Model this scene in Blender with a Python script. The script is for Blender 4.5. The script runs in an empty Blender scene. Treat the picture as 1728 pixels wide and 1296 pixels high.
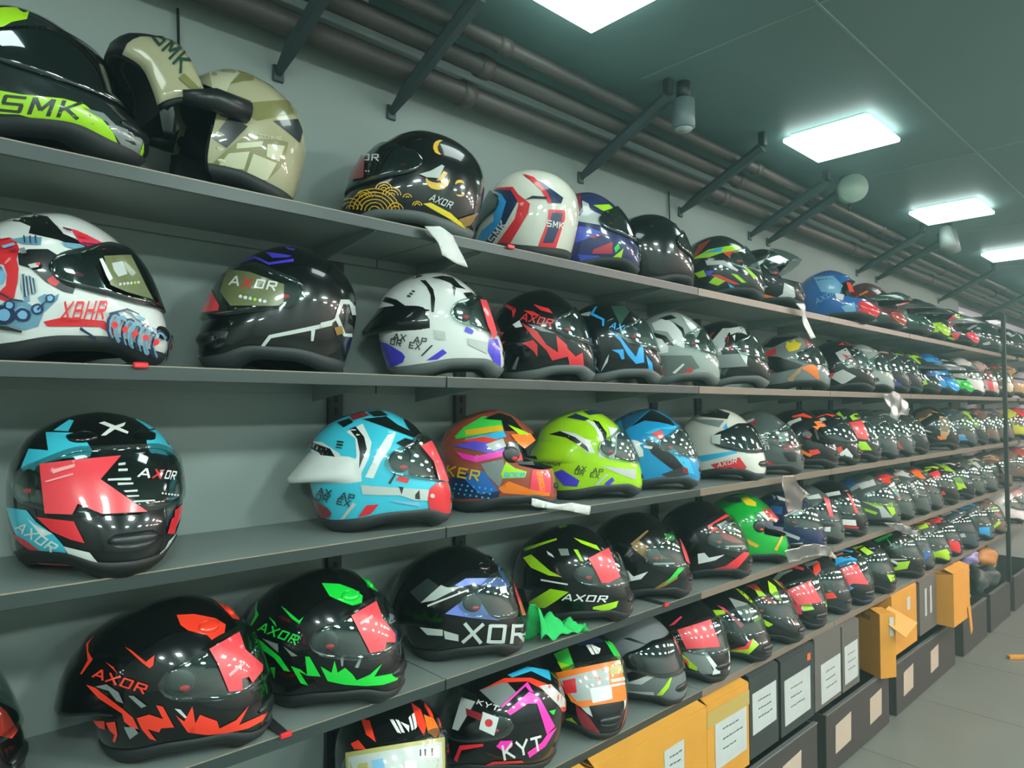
import bpy, bmesh, math, random
import numpy as np
from mathutils import Vector, Matrix
from mathutils.bvhtree import BVHTree
from mathutils.geometry import delaunay_2d_cdt

# ------------------------------------------------------------------ camera, world, light, exposure
scene = bpy.context.scene
COL = scene.collection
CAMZ = 1.585            # eye height; X runs along the racks, Y towards the wall behind them
cam_data = bpy.data.cameras.new('camera')
cam = bpy.data.objects.new('camera', cam_data); COL.objects.link(cam)
cam_data.sensor_width = 36.0; cam_data.lens = 36.0*1158/1728; cam_data.clip_start = .02
PITCH = math.atan(38/1158); AIM = math.radians(43.09)
fwd = Vector((math.cos(AIM)*math.cos(PITCH), 0, 0))
fwd = Vector((0.68294, 0.72973, 0.03280)).normalized()
right = fwd.cross(Vector((0, 0, 1))).normalized(); upv = right.cross(fwd)
cam.matrix_world = Matrix(((right.x, upv.x, -fwd.x, 0), (right.y, upv.y, -fwd.y, 0), (right.z, upv.z, -fwd.z, CAMZ), (0, 0, 0, 1)))
scene.camera = cam
world = bpy.data.worlds.new('room_ambient'); scene.world = world; world.use_nodes = True
world.node_tree.nodes['Background'].inputs[0].default_value = (.55, .75, .72, 1)
world.node_tree.nodes['Background'].inputs[1].default_value = .0
vs = scene.view_settings
vs.view_transform = 'Standard'; vs.look = 'None'; vs.gamma = 1; vs.use_curve_mapping = False
vs.exposure = 0.4
PANEL_POWER = 5.0      # emission strength of the ceiling panels over the racks
AISLE_POWER = 92.0      # and of the rows over the aisle
wv = world.node_tree.nodes.new('ShaderNodeVolumeScatter')   # thin teal haze added to lift the blacks and glow round lamps
wv.inputs['Color'].default_value = (.55, 1, .93, 1); wv.inputs['Density'].default_value = .032; wv.inputs['Anisotropy'].default_value = .65
world.node_tree.links.new(wv.outputs[0], world.node_tree.nodes['World Output'].inputs['Volume'])

# ------------------------------------------------------------------ helpers
def lin(h):
    r, g, b = (int(h[i:i+2], 16)/255 for i in (1, 3, 5))
    return tuple(c/12.92 if c <= .04045 else ((c+.055)/1.055)**2.4 for c in (r, g, b))
_m = {}
def principled(name, col, rough=.5, metal=0, coat=0, spec=.5, bump=0, bscale=200, noise=0, nscale=4):
    if name in _m: return _m[name]
    m = bpy.data.materials.new(name); m.use_nodes = True; _m[name] = m
    nt = m.node_tree; p = nt.nodes['Principled BSDF']
    c = lin(col) if isinstance(col, str) else col
    p.inputs['Base Color'].default_value = (*c, 1); p.inputs['Roughness'].default_value = rough
    p.inputs['Metallic'].default_value = metal; p.inputs['Coat Weight'].default_value = coat
    p.inputs['Coat Roughness'].default_value = .04; p.inputs['Specular IOR Level'].default_value = spec
    tc = nt.nodes.new('ShaderNodeTexCoord')
    if noise:
        n = nt.nodes.new('ShaderNodeTexNoise'); n.inputs['Scale'].default_value = nscale; n.inputs['Detail'].default_value = 5
        nt.links.new(tc.outputs['Object'], n.inputs['Vector'])
        r = nt.nodes.new('ShaderNodeMapRange'); r.inputs[1].default_value = .3; r.inputs[2].default_value = .7
        r.inputs[3].default_value = 1-noise; r.inputs[4].default_value = 1+noise
        nt.links.new(n.outputs['Fac'], r.inputs[0])
        mx = nt.nodes.new('ShaderNodeVectorMath'); mx.operation = 'SCALE'; mx.inputs[0].default_value = c
        nt.links.new(r.outputs[0], mx.inputs['Scale']); nt.links.new(mx.outputs[0], p.inputs['Base Color'])
    if bump:
        n = nt.nodes.new('ShaderNodeTexNoise'); n.inputs['Scale'].default_value = bscale
        nt.links.new(tc.outputs['Object'], n.inputs['Vector'])
        b = nt.nodes.new('ShaderNodeBump'); b.inputs['Strength'].default_value = bump; b.inputs['Distance'].default_value = .002
        nt.links.new(n.outputs['Fac'], b.inputs['Height']); nt.links.new(b.outputs[0], p.inputs['Normal'])
    return m
def film(name, tint, gloss=.12, rough=.05, edge=.5):
    if name in _m: return _m[name]
    m = bpy.data.materials.new(name); m.use_nodes = True; _m[name] = m
    nt = m.node_tree; nt.nodes.clear(); N = nt.nodes.new
    o = N('ShaderNodeOutputMaterial'); t = N('ShaderNodeBsdfTransparent'); t.inputs[0].default_value = (*tint, 1)
    g = N('ShaderNodeBsdfGlossy'); g.inputs['Roughness'].default_value = rough; g.inputs[0].default_value = (.9, .95, .95, 1)
    lw = N('ShaderNodeLayerWeight'); lw.inputs[0].default_value = .25
    r = N('ShaderNodeMapRange'); r.inputs[3].default_value = gloss; r.inputs[4].default_value = edge
    nt.links.new(lw.outputs['Facing'], r.inputs[0])
    mx = N('ShaderNodeMixShader'); nt.links.new(r.outputs[0], mx.inputs[0])
    nt.links.new(t.outputs[0], mx.inputs[1]); nt.links.new(g.outputs[0], mx.inputs[2]); nt.links.new(mx.outputs[0], o.inputs[0])
    return m
def emitter(name, col, strength):
    if name in _m: return _m[name]
    m = bpy.data.materials.new(name); m.use_nodes = True; _m[name] = m
    nt = m.node_tree; nt.nodes.clear(); o = nt.nodes.new('ShaderNodeOutputMaterial'); e = nt.nodes.new('ShaderNodeEmission')
    e.inputs[0].default_value = (*col, 1); e.inputs[1].default_value = strength; nt.links.new(e.outputs[0], o.inputs[0])
    return m
def mesh_obj(name, verts, faces, mats, parent=None, smooth=False, mi=None):
    me = bpy.data.meshes.new(name); me.from_pydata([tuple(map(float, v)) for v in verts], [], [tuple(map(int, f)) for f in faces])
    for m in (mats if isinstance(mats, (list, tuple)) else [mats]): me.materials.append(m)
    if mi is not None: me.polygons.foreach_set('material_index', mi)
    if smooth: me.polygons.foreach_set('use_smooth', [True]*len(me.polygons))
    me.update()
    o = bpy.data.objects.new(name, me); COL.objects.link(o)
    if parent: o.parent = parent
    return o
def share(name, me, parent=None, loc=(0, 0, 0), rot=(0, 0, 0)):
    o = bpy.data.objects.new(name, me); COL.objects.link(o); o.location = loc; o.rotation_euler = rot
    if parent: o.parent = parent
    return o
def empty(name, loc, label, cat, group=None, rz=0):
    o = bpy.data.objects.new(name, None); COL.objects.link(o); o.location = loc; o.rotation_euler = (0, 0, rz)
    o.empty_display_size = .05
    tag(o, label, cat, group); return o
def tag(o, label, cat, group=None):
    o['label'] = label; o['category'] = cat
    if group: o['group'] = group
    return o
def struct(o): o['kind'] = 'structure'; return o
class MB:
    """collects boxes, bars and tubes into one mesh"""
    def __init__(s): s.v = []; s.f = []
    def add(s, v, f):
        n = len(s.v); s.v += [tuple(p) for p in v]; s.f += [tuple(i+n for i in q) for q in f]; return s
    def box(s, x0, x1, y0, y1, z0, z1, bev=0.):
        if bev <= 0:
            v = [(x, y, z) for z in (z0, z1) for y in (y0, y1) for x in (x0, x1)]
            return s.add(v, [(0, 2, 3, 1), (4, 5, 7, 6), (0, 1, 5, 4), (2, 6, 7, 3), (0, 4, 6, 2), (1, 3, 7, 5)])
        bm = bmesh.new(); bmesh.ops.create_cube(bm, size=1)
        for q in bm.verts: q.co = Vector(((x0+x1)/2+q.co.x*(x1-x0), (y0+y1)/2+q.co.y*(y1-y0), (z0+z1)/2+q.co.z*(z1-z0)))
        bmesh.ops.bevel(bm, geom=bm.edges[:], offset=bev, segments=1, affect='EDGES', profile=.5)
        bm.verts.index_update(); s.add([q.co[:] for q in bm.verts], [[q.index for q in f.verts] for f in bm.faces]); bm.free(); return s
    def tube(s, pts, r, n=8, cap=True):
        pts = [Vector(p) for p in pts]; rings = []
        for i, p in enumerate(pts):
            d = (pts[min(i+1, len(pts)-1)]-pts[max(i-1, 0)]).normalized()
            a = d.cross(Vector((0, 0, 1)) if abs(d.z) < .9 else Vector((1, 0, 0))).normalized(); b = d.cross(a)
            rr = r[i] if isinstance(r, (list, tuple)) else r
            rings.append([p+(a*math.cos(2*math.pi*k/n)+b*math.sin(2*math.pi*k/n))*rr for k in range(n)])
        v = [q for g in rings for q in g]; f = []
        for i in range(len(rings)-1):
            for k in range(n): f.append((i*n+k, i*n+(k+1) % n, (i+1)*n+(k+1) % n, (i+1)*n+k))
        if cap: f += [tuple(range(n))[::-1], tuple(range((len(rings)-1)*n, len(rings)*n))]
        return s.add(v, f)
    def prism(s, poly, thick, ax=1):
        """flat polygon of 3-D points given thickness along axis ax"""
        n = len(poly); q = [list(p) for p in poly]
        for p in q: p[ax] += thick
        return s.add(list(poly)+q, [tuple(range(n))[::-1], tuple(range(n, 2*n))]+[(i, (i+1) % n, n+(i+1) % n, n+i) for i in range(n)])
    def build(s, name, mat, parent=None, smooth=False): return mesh_obj(name, s.v, s.f, mat, parent, smooth)

# ------------------------------------------------------------------ helmet shell
# ---- helmet shell: stations (height, reach forward, reach back, half width) of a full-face helmet, metres
ST = np.array([(0.000,.128,.100,.092),(0.012,.150,.112,.102),(0.040,.163,.126,.113),(0.075,.160,.136,.120),
    (0.105,.150,.143,.123),(0.135,.139,.147,.1235),(0.165,.125,.144,.120),(0.192,.106,.133,.111),
    (0.215,.083,.113,.096),(0.234,.058,.085,.074),(0.247,.034,.053,.047),(0.2535,.015,.026,.023),(0.256,.001,.001,.001)])
ZTOP = 0.256
def _pch(x, y, q):
    h = np.diff(x); d = np.diff(y)/h
    m = np.zeros_like(y)
    m[1:-1] = np.where(d[:-1]*d[1:] > 0, 2*d[:-1]*d[1:]/(d[:-1]+d[1:]+1e-12*np.sign(d[:-1]+d[1:]+1e-15)), 0)
    m[0] = d[0]; m[-1] = d[-1]
    i = np.clip(np.searchsorted(x, q)-1, 0, len(h)-1)
    t = (q-x[i])/h[i]; H = h[i]
    return ((1+2*t)*(1-t)**2*y[i] + t*(1-t)**2*H*m[i] + t*t*(3-2*t)*y[i+1] + t*t*(t-1)*H*m[i+1])
def sstep(a, b, x):
    t = np.clip((x-a)/(b-a), 0, 1); return t*t*(3-2*t)
def surf(th, z, ext=0., off=0., taper=1.):
    """point of the shell at azimuth th (radians, 0 = face) and height z"""
    th = np.asarray(th, float); z = np.clip(np.asarray(z, float), 0, ZTOP)
    xf = _pch(ST[:,0], ST[:,1], z) + ext*np.exp(-((z-.045)/.045)**2)
    xb = _pch(ST[:,0], ST[:,2], z); w = _pch(ST[:,0], ST[:,3], z)
    c = np.cos(th); s = np.sin(th)
    nf = 1.92
    k = np.where(c > 0, 2/nf, 2/2.12)
    x = np.where(c > 0, xf, xb)*np.sign(c)*np.abs(c)**k
    y = w*np.sign(s)*np.abs(s)**np.where(c > 0, 2/2.1, 2/2.12)
    lift = bottom_lift(th)
    zz = z + lift*np.clip(1-z/.11, 0, 1)
    P = np.stack([x, y, zz], -1)
    if off is not None and np.any(off != 0):
        e = 1e-3
        z1 = np.clip(z, .002, ZTOP-.003)
        dt = surf(th+e, z1, ext, None)-surf(th-e, z1, ext, None)
        dz = surf(th, z1+e, ext, None)-surf(th, z1-e, ext, None)
        n = np.cross(dt, dz); n /= np.linalg.norm(n, axis=-1, keepdims=True)+1e-12
        P = P + n*np.asarray(off)[..., None]
    return P
def bottom_lift(th):
    a = np.abs((np.degrees(th)+180) % 360-180)
    return _pch(np.array([0.,20,48,75,105,140,180]), np.array([0.,.004,.026,.024,.008,0.,.004]), a)
def port(th, wide=0.):
    """lower and upper edge of the eye port at azimuth th; it narrows towards the hinge"""
    a = np.abs((np.degrees(th)+180) % 360-180)
    lo = .106 + .020*sstep(28, 76, a) - wide
    hi = .194 - .028*sstep(26, 76, a) + wide*.8
    return lo, hi
def shell_rows(th, na=9, nb=8, nc=12):
    lo, hi = port(th)
    rows = [lo*k/na for k in range(na)] + [lo+(hi-lo)*k/nb for k in range(nb)]
    rows += [hi+(ZTOP-hi)*math.sin(math.pi/2*k/nc) for k in range(nc+1)]
    return np.stack(rows, 0)

def chinbar(flip, ext, s, sz, big=1.1):
    """flipped-up chin bar of a modular helmet: outer and inner skin, closed"""
    th = np.radians(np.linspace(-74, 74, 29)); zz = np.linspace(.004, .088, 9)[:, None]*np.ones((1, 29))
    T = np.broadcast_to(th, zz.shape)
    A = surf(T, zz, ext, np.full(zz.shape, .004)); B = surf(T, zz, ext, np.full(zz.shape, -.020))
    f = math.radians(flip); hx, hz = .03, .15; out = []
    for P in (A, B):
        P = P.reshape(-1, 3).copy(); x = (P[:, 0]-hx)*big; z = (P[:, 2]-hz)*big
        P[:, 0] = hx+x*math.cos(f)-z*math.sin(f); P[:, 2] = hz+x*math.sin(f)+z*math.cos(f); P[:, 1] *= 1.06
        out.append(P*np.array([s, s, sz]))
    nc, nr, F = 29, 9, []; n = nc*nr
    for i in range(nr-1):
        for j in range(nc-1): F.append((i*nc+j, i*nc+j+1, (i+1)*nc+j+1, (i+1)*nc+j))
    ring = list(range(nc))+[i*nc+nc-1 for i in range(1, nr)]+[(nr-1)*nc+j for j in range(nc-2, -1, -1)]+[i*nc for i in range(nr-2, 0, -1)]
    return out[0], out[1], F, ring


# ------------------------------------------------------------------ helmets: name, label, shelf, place, heading, size, height factor,
# chin reach, shell colour, visor, extras, sticker axis, stickers (drawn flat in mm, pressed onto the shell along that axis)

H = [
('off_road_helmet','black off-road helmet with bright lime chin bar,cut by left frame edge on top shelf',1,[0.187,1.4061,1.985],-0.793,1.031,1.041,0.03,'dark','dark',{},[0.574,-0.739,-0.353],[('s','lime',[-54,107,-40,117,-1,133,-5,109,-24,98,-38,84,-52,74]),('s','lime',[-72,-17,-36,-6,-10,-5,44,2,72,0,96,-16,112,-33,124,-58,153,-64,159,-39,161,-55,158,-75,129,-64,96,-67,63,-53,27,-38,-12,-35,-72,-47]),('s','dgry','SMK',[-38,-37,70,-23,-37,-11],0.25),('s','gry',[69,-5,104,-20,112,-33,128,-54,153,-60,158,-37,144,-27,115,-21,98,-7])]),
('modular_helmet','beige and olive flip-up helmet with raised chin bar on the top shelf',1,[0.524,1.3999,1.985],3.167,1.028,1.085,0,'beige','none',{'flip': 74},[0.352,0.872,-0.34],[('s','olive',[-1,101,20,130,48,132,40,117,19,110]),('s','pale',[-38,118,-8,136,20,134,-1,103,-10,78,-30,82]),('s','olive',[23,70,112,95,128,72,47,42,27,49]),('s','dgry',[76,47,127,60,138,39,131,14,106,30]),('s','olive',[34,19,106,12,100,-28,64,-68,-12,-59,-32,-48,-6,-17]),('s','pale',[12,-3,58,7,55,-3,11,-13]),('s','pale',[-2,-23,34,-15,25,-48,-22,-50]),('s','pale',[41,-18,84,-30,67,-64,28,-60]),('s','pale',[66,3,99,4,88,-26,64,-20]),('s','pale','GULLWING',[50,11,93,13,50,19],0.25),('c','dgrn','SMK',[-133,156,-83,101,-115,183],0),('c','olive',[-86,92,-77,102,-39,71,-44,62]),('s','blk',[-29,0,0,45,30,29,-6,-14])]),
('full_face_helmet','glossy black helmet with gold crescents and gold wave lines on the top shelf',1,[0.9783,1.385,1.985],2.77,1.125,1.068,0,'blk','smoke',{'trim': 'tgry'},[0.23,0.925,-0.303],[('s','gold',[54,78,50,77,46,77,42,79,38,81,36,85,34,89,34,94,35,99,37,103,41,107,45,109,49,111,53,111,57,110,57,110,53,108,51,106,48,104,47,101,46,99,45,96,44,94,44,91,45,89,45,86,46,84,48,82,50,79,54,78]),('s','gold',[72,23,72,19,70,14,67,9,62,5,56,1,49,-1,42,-1,35,0,29,2,24,6,20,10,18,15,17,20,18,25,18,25,21,21,24,18,28,17,32,15,36,15,40,14,44,14,47,14,51,14,56,15,60,16,64,18,68,20,72,24]),('s','gold',[86,12,85,13,85,15,86,18,87,20,89,21,92,23,95,23,98,23,100,23,103,21,105,20,106,18,106,16,106,14,106,14,105,15,103,16,101,16,100,17,98,17,97,17,95,16,94,16,93,16,91,16,90,15,88,14,87,13,86,12]),('s','gold',[108,-9,108,-10,107,-11,106,-12,104,-13,102,-13,100,-14,98,-14,95,-14,93,-14,91,-13,89,-12,88,-11,87,-10,87,-9,88,-9,89,-10,90,-10,91,-10,93,-10,94,-10,96,-10,98,-10,99,-10,101,-10,102,-10,104,-10,105,-10,107,-9,108,-9]),('s','gold',[41,19,58,41,67,37,54,20]),('s','gold',[-112,-54,-111,-51,-110,-49,-108,-47,-106,-45,-104,-43,-101,-42,-98,-42,-95,-42,-92,-43,-89,-44,-87,-46,-85,-48,-84,-50,-84,-53,-86,-53,-86,-51,-87,-49,-89,-47,-91,-46,-93,-45,-95,-44,-98,-44,-100,-44,-103,-45,-105,-46,-107,-48,-108,-50,-109,-52,-110,-54]),('s','gold',[-121,-54,-120,-49,-118,-45,-115,-42,-111,-39,-107,-36,-102,-35,-98,-34,-93,-34,-88,-36,-84,-37,-81,-40,-78,-44,-76,-47,-75,-52,-77,-52,-78,-48,-80,-45,-82,-42,-85,-39,-89,-37,-93,-36,-98,-36,-102,-37,-106,-38,-110,-40,-113,-43,-116,-46,-118,-50,-119,-54]),('s','gold',[-130,-53,-128,-48,-126,-42,-122,-37,-117,-33,-111,-30,-104,-28,-98,-27,-91,-27,-85,-28,-79,-31,-74,-35,-70,-40,-68,-45,-66,-51,-69,-51,-70,-46,-72,-41,-76,-36,-80,-33,-85,-30,-91,-29,-98,-29,-104,-30,-110,-32,-115,-34,-120,-38,-124,-43,-126,-48,-127,-53]),('s','gold',[-139,-53,-137,-46,-133,-39,-128,-32,-122,-27,-114,-23,-106,-20,-98,-19,-89,-19,-81,-21,-74,-25,-67,-30,-63,-35,-59,-42,-58,-50,-60,-50,-61,-43,-64,-37,-69,-31,-75,-27,-82,-23,-90,-22,-98,-21,-106,-22,-113,-25,-121,-29,-127,-34,-131,-40,-135,-46,-136,-53]),('s','gold',[-148,-53,-146,-44,-142,-35,-135,-28,-127,-21,-118,-16,-108,-13,-98,-11,-87,-12,-77,-14,-69,-19,-61,-24,-55,-31,-51,-40,-49,-48,-51,-49,-53,-40,-57,-33,-63,-26,-70,-20,-78,-16,-88,-14,-98,-14,-108,-15,-117,-18,-126,-23,-133,-29,-139,-36,-144,-45,-146,-53]),('s','gold',[-158,-53,-155,-42,-150,-32,-142,-23,-133,-15,-122,-9,-110,-6,-98,-4,-85,-5,-74,-7,-63,-12,-55,-19,-48,-27,-43,-37,-41,-47,-43,-48,-45,-38,-49,-29,-56,-21,-65,-14,-75,-9,-86,-7,-98,-6,-109,-8,-121,-11,-131,-17,-141,-24,-148,-33,-153,-43,-155,-53]),('s','gold',[-128,-25,-127,-24,-127,-23,-126,-22,-124,-21,-123,-20,-121,-19,-120,-19,-118,-19,-116,-19,-115,-20,-114,-21,-113,-22,-112,-23,-112,-25,-114,-25,-114,-24,-115,-23,-115,-22,-116,-22,-117,-21,-119,-21,-120,-21,-121,-21,-122,-22,-123,-22,-124,-23,-125,-24,-125,-25,-125,-26]),('s','gold',[-133,-25,-133,-23,-132,-21,-130,-18,-128,-17,-125,-15,-123,-14,-120,-14,-117,-14,-114,-15,-112,-16,-110,-18,-108,-19,-107,-22,-106,-24,-108,-24,-109,-22,-110,-21,-111,-19,-113,-18,-115,-17,-117,-16,-120,-16,-122,-16,-124,-17,-127,-18,-128,-20,-130,-21,-131,-23,-131,-25]),('s','gold',[-139,-25,-139,-22,-137,-18,-135,-15,-132,-13,-128,-11,-124,-10,-120,-9,-116,-9,-112,-10,-108,-12,-105,-14,-103,-17,-101,-20,-100,-23,-103,-24,-103,-21,-105,-18,-107,-16,-110,-14,-113,-12,-116,-11,-120,-11,-123,-12,-127,-13,-130,-15,-133,-17,-135,-19,-136,-22,-137,-25]),('s','gold',[-66,-19,-66,-17,-65,-16,-65,-14,-63,-13,-62,-13,-60,-12,-59,-12,-57,-12,-55,-12,-54,-13,-53,-14,-52,-15,-51,-16,-51,-18,-53,-18,-53,-17,-53,-16,-54,-15,-55,-15,-56,-14,-57,-14,-59,-14,-60,-14,-61,-14,-62,-15,-63,-16,-64,-17,-64,-18,-64,-19]),('s','gold',[-73,-18,-73,-16,-72,-13,-70,-11,-67,-9,-65,-7,-62,-6,-59,-6,-55,-6,-52,-7,-50,-8,-47,-10,-46,-12,-44,-14,-44,-17,-46,-17,-46,-15,-47,-13,-49,-11,-51,-10,-53,-9,-56,-8,-59,-8,-61,-8,-64,-9,-66,-10,-68,-12,-70,-14,-71,-16,-71,-18]),('s','gold',[-80,-18,-79,-14,-78,-10,-75,-7,-71,-4,-68,-2,-63,0,-59,0,-54,0,-50,-1,-46,-3,-42,-5,-40,-9,-38,-12,-37,-16,-39,-17,-40,-13,-41,-10,-44,-7,-47,-5,-50,-3,-54,-2,-59,-2,-63,-2,-67,-4,-70,-6,-73,-8,-76,-11,-77,-15,-78,-18]),('s','gold',[-29,-21,-28,-21,-28,-20,-27,-19,-27,-18,-26,-18,-25,-18,-24,-18,-23,-18,-22,-18,-21,-18,-21,-19,-20,-19,-20,-20,-20,-21,-22,-21,-22,-21,-22,-21,-22,-20,-23,-20,-23,-20,-24,-20,-24,-20,-25,-20,-25,-20,-25,-20,-26,-20,-26,-21,-26,-21,-26,-22]),('s','gold',[-35,-21,-34,-19,-33,-17,-32,-16,-30,-14,-28,-13,-26,-13,-24,-12,-22,-12,-20,-13,-18,-14,-16,-15,-15,-17,-14,-18,-14,-20,-16,-21,-16,-19,-17,-18,-18,-17,-19,-16,-21,-15,-22,-14,-24,-14,-26,-15,-28,-15,-29,-16,-30,-17,-31,-18,-32,-20,-32,-21]),('s','gold',[-83,-7,-83,-5,-82,-4,-81,-3,-80,-2,-79,-1,-77,-1,-76,-1,-74,-1,-73,-1,-72,-2,-70,-3,-70,-4,-69,-5,-69,-6,-71,-6,-71,-6,-71,-5,-72,-4,-73,-3,-74,-3,-75,-3,-76,-3,-77,-3,-78,-3,-79,-4,-80,-4,-80,-5,-81,-6,-81,-7]),('s','gold',[-89,-7,-89,-4,-87,-2,-86,0,-84,2,-81,3,-79,4,-76,5,-73,4,-70,4,-68,3,-66,1,-64,-1,-63,-3,-63,-5,-65,-6,-65,-4,-66,-2,-68,0,-69,1,-71,2,-74,2,-76,3,-78,2,-80,1,-82,0,-84,-1,-86,-3,-86,-5,-87,-7]),('s','gold',[-95,-6,-94,-3,-93,1,-90,4,-87,6,-84,8,-80,9,-76,10,-72,10,-68,9,-64,7,-61,5,-59,2,-57,-1,-57,-5,-59,-5,-60,-2,-61,1,-63,3,-66,5,-69,7,-72,8,-76,8,-80,7,-83,6,-86,4,-89,2,-91,0,-92,-3,-93,-6]),('s','gold',[-9,-37,-8,-36,-8,-35,-7,-34,-6,-33,-5,-33,-4,-32,-2,-32,-1,-32,0,-32,1,-33,2,-34,3,-35,4,-36,4,-37,2,-37,2,-36,1,-36,1,-35,0,-35,-1,-34,-2,-34,-2,-34,-3,-34,-4,-35,-5,-35,-6,-35,-6,-36,-6,-37,-7,-38]),('s','gold',[-14,-37,-13,-35,-12,-33,-11,-31,-9,-30,-7,-29,-5,-28,-2,-27,0,-28,2,-28,4,-29,6,-31,8,-32,9,-34,9,-36,7,-37,6,-35,6,-33,5,-32,3,-31,1,-30,-1,-30,-2,-30,-4,-30,-6,-30,-8,-31,-9,-33,-11,-34,-11,-36,-12,-37]),('s','gold',[-163,-53,-162,-51,-161,-49,-160,-48,-158,-46,-156,-45,-154,-45,-152,-44,-150,-44,-147,-45,-145,-45,-144,-47,-142,-48,-142,-50,-141,-51,-143,-52,-144,-50,-144,-49,-145,-48,-147,-47,-148,-47,-150,-46,-152,-46,-154,-47,-155,-47,-157,-48,-158,-49,-159,-50,-160,-52,-160,-53]),('s','gold',[-174,-53,-173,-50,-171,-46,-168,-43,-165,-41,-161,-39,-156,-37,-152,-37,-148,-37,-144,-37,-140,-39,-137,-41,-134,-44,-133,-47,-132,-50,-134,-51,-135,-48,-136,-45,-139,-43,-141,-41,-144,-39,-148,-39,-152,-39,-156,-39,-159,-40,-163,-42,-166,-44,-168,-47,-170,-50,-171,-53]),('s','gold',[-188,-55,-187,-49,-185,-44,-181,-40,-177,-36,-165,-32,-159,-30,-152,-29,-146,-29,-140,-30,-134,-33,-130,-36,-127,-40,-124,-44,-123,-49,-125,-49,-126,-45,-129,-41,-132,-37,-136,-34,-141,-32,-146,-31,-152,-31,-158,-32,-164,-34,-170,-37,-179,-41,-183,-45,-185,-50,-186,-55]),('s','gold',[-60,-48,-59,-46,-58,-44,-57,-43,-56,-41,-54,-40,-52,-40,-50,-39,-48,-39,-46,-40,-44,-41,-43,-42,-42,-43,-41,-45,-40,-47,-42,-47,-43,-46,-43,-45,-44,-43,-46,-43,-47,-42,-48,-42,-50,-41,-52,-42,-53,-42,-54,-43,-56,-44,-57,-45,-57,-46,-58,-48]),('s','gold',[-67,-47,-67,-44,-65,-41,-63,-38,-60,-36,-57,-34,-54,-33,-50,-32,-46,-33,-43,-34,-40,-35,-37,-37,-35,-40,-33,-43,-33,-46,-35,-46,-35,-43,-37,-41,-38,-39,-41,-37,-44,-36,-47,-35,-50,-35,-53,-35,-56,-36,-59,-38,-61,-40,-63,-42,-65,-45,-65,-47]),('s','lgry','AXOR',[24,-25,76,-43,29,-10],0.25),('s','yel',[11,-33,28,-30,73,-52,106,-79,109,-88,73,-66]),('s','gold2',[92,-65,141,-50,121,-79,106,-83]),('s','lgry',[2,30,28,39,52,53,58,50,45,23,19,24]),('v','wht','OR',[-125,54,-83,54,-128,69],0.25),('v','wht',[-139,30,-140,28,-142,28,-143,30,-142,31,-140,31]),('v','wht',[-132,30,-133,28,-135,28,-136,30,-135,31,-133,31]),('v','wht',[-125,30,-126,28,-128,28,-129,30,-128,31,-126,31]),('v','wht',[-119,30,-120,29,-121,29,-122,30,-122,32,-120,32]),('v','wht',[-112,30,-113,29,-115,29,-116,30,-115,32,-113,32]),('v','wht',[-106,30,-107,29,-109,29,-109,30,-109,32,-107,32]),('v','dred',[-157,9,-138,70,-118,64,-120,16])]),
('full_face_helmet','cream white helmet with navy and red stripes turned to the wall on the top shelf',1,[1.3619,1.3875,1.985],1.879,1.002,1.064,0,'cream','smoke',{},[-0.451,0.852,-0.267],[('s','blue',[-148,-66,-129,-33,-94,-7,-97,39,-108,67,-73,64,-59,43,-78,-17,-117,-64]),('s','navy',[-103,77,-46,78,-28,43,-62,-17,-98,-69,-120,-64,-78,-17,-59,43,-73,64]),('s','red',[-105,81,-41,82,-28,63,5,37,0,12,-57,-81,-90,-74,-36,-2,-25,38,-46,72]),('s','red',[54,22,99,19,99,-3,73,-84,31,-86,26,-73,52,-8]),('s','navy',[63,14,93,12,87,-18,67,-66,39,-66,56,-13]),('s','navy',[-15,114,37,92,94,52,88,37,57,39,36,77]),('s','red',[-15,117,16,106,52,64,63,37,54,38,35,71]),('s','dgry',[-10,46,11,57,52,54,49,48,11,50]),('s','wht','SMK',[-94,-68,-54,-17,-112,-56],0),('s','wht','SMK',[48,-22,94,-30,50,-5],0)]),
('full_face_helmet','blue,grey and red patterned helmet with lime flash beside the cream striped helmet',1,[1.6392,1.4072,1.985],-0.761,1.018,1.06,0,'navy2','smoke',{},[-0.098,-0.965,-0.242],[('s','dred',[-62,123,-17,124,-17,76,-41,49,-46,81]),('s','lgry',[-13,104,6,94,11,75,67,50,72,25,-31,44,-10,71]),('s','lime',[20,89,68,91,107,55,101,50,44,74]),('s','blue2',[-45,33,6,24,48,9,-22,-16,-55,-25,-60,3]),('s','red2',[20,-40,76,-19,76,-54,15,-52]),('s','grn',[81,-38,95,-22,98,-38,86,-52]),('s','lime',[69,-70,100,-48,110,-39,101,-76,88,-102]),('s','blue2',[-27,-53,38,-59,34,-88,-13,-86]),('s','wht',[34,-81,53,-65,72,-65,63,-102]),('s','lime',[-56,-78,-15,-74,-18,-86]),('s','red',[60,-86,77,-84,88,-109,68,-109]),('s','red2',[6,-3,53,5,20,-8])]),
('full_face_helmet','plain glossy black helmet seen from behind on the top shelf',1,[1.9827,1.416,1.985],-0.339,1.039,1.056,0,'blk','smoke',{},[-0.561,-0.799,-0.215],[]),
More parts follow.
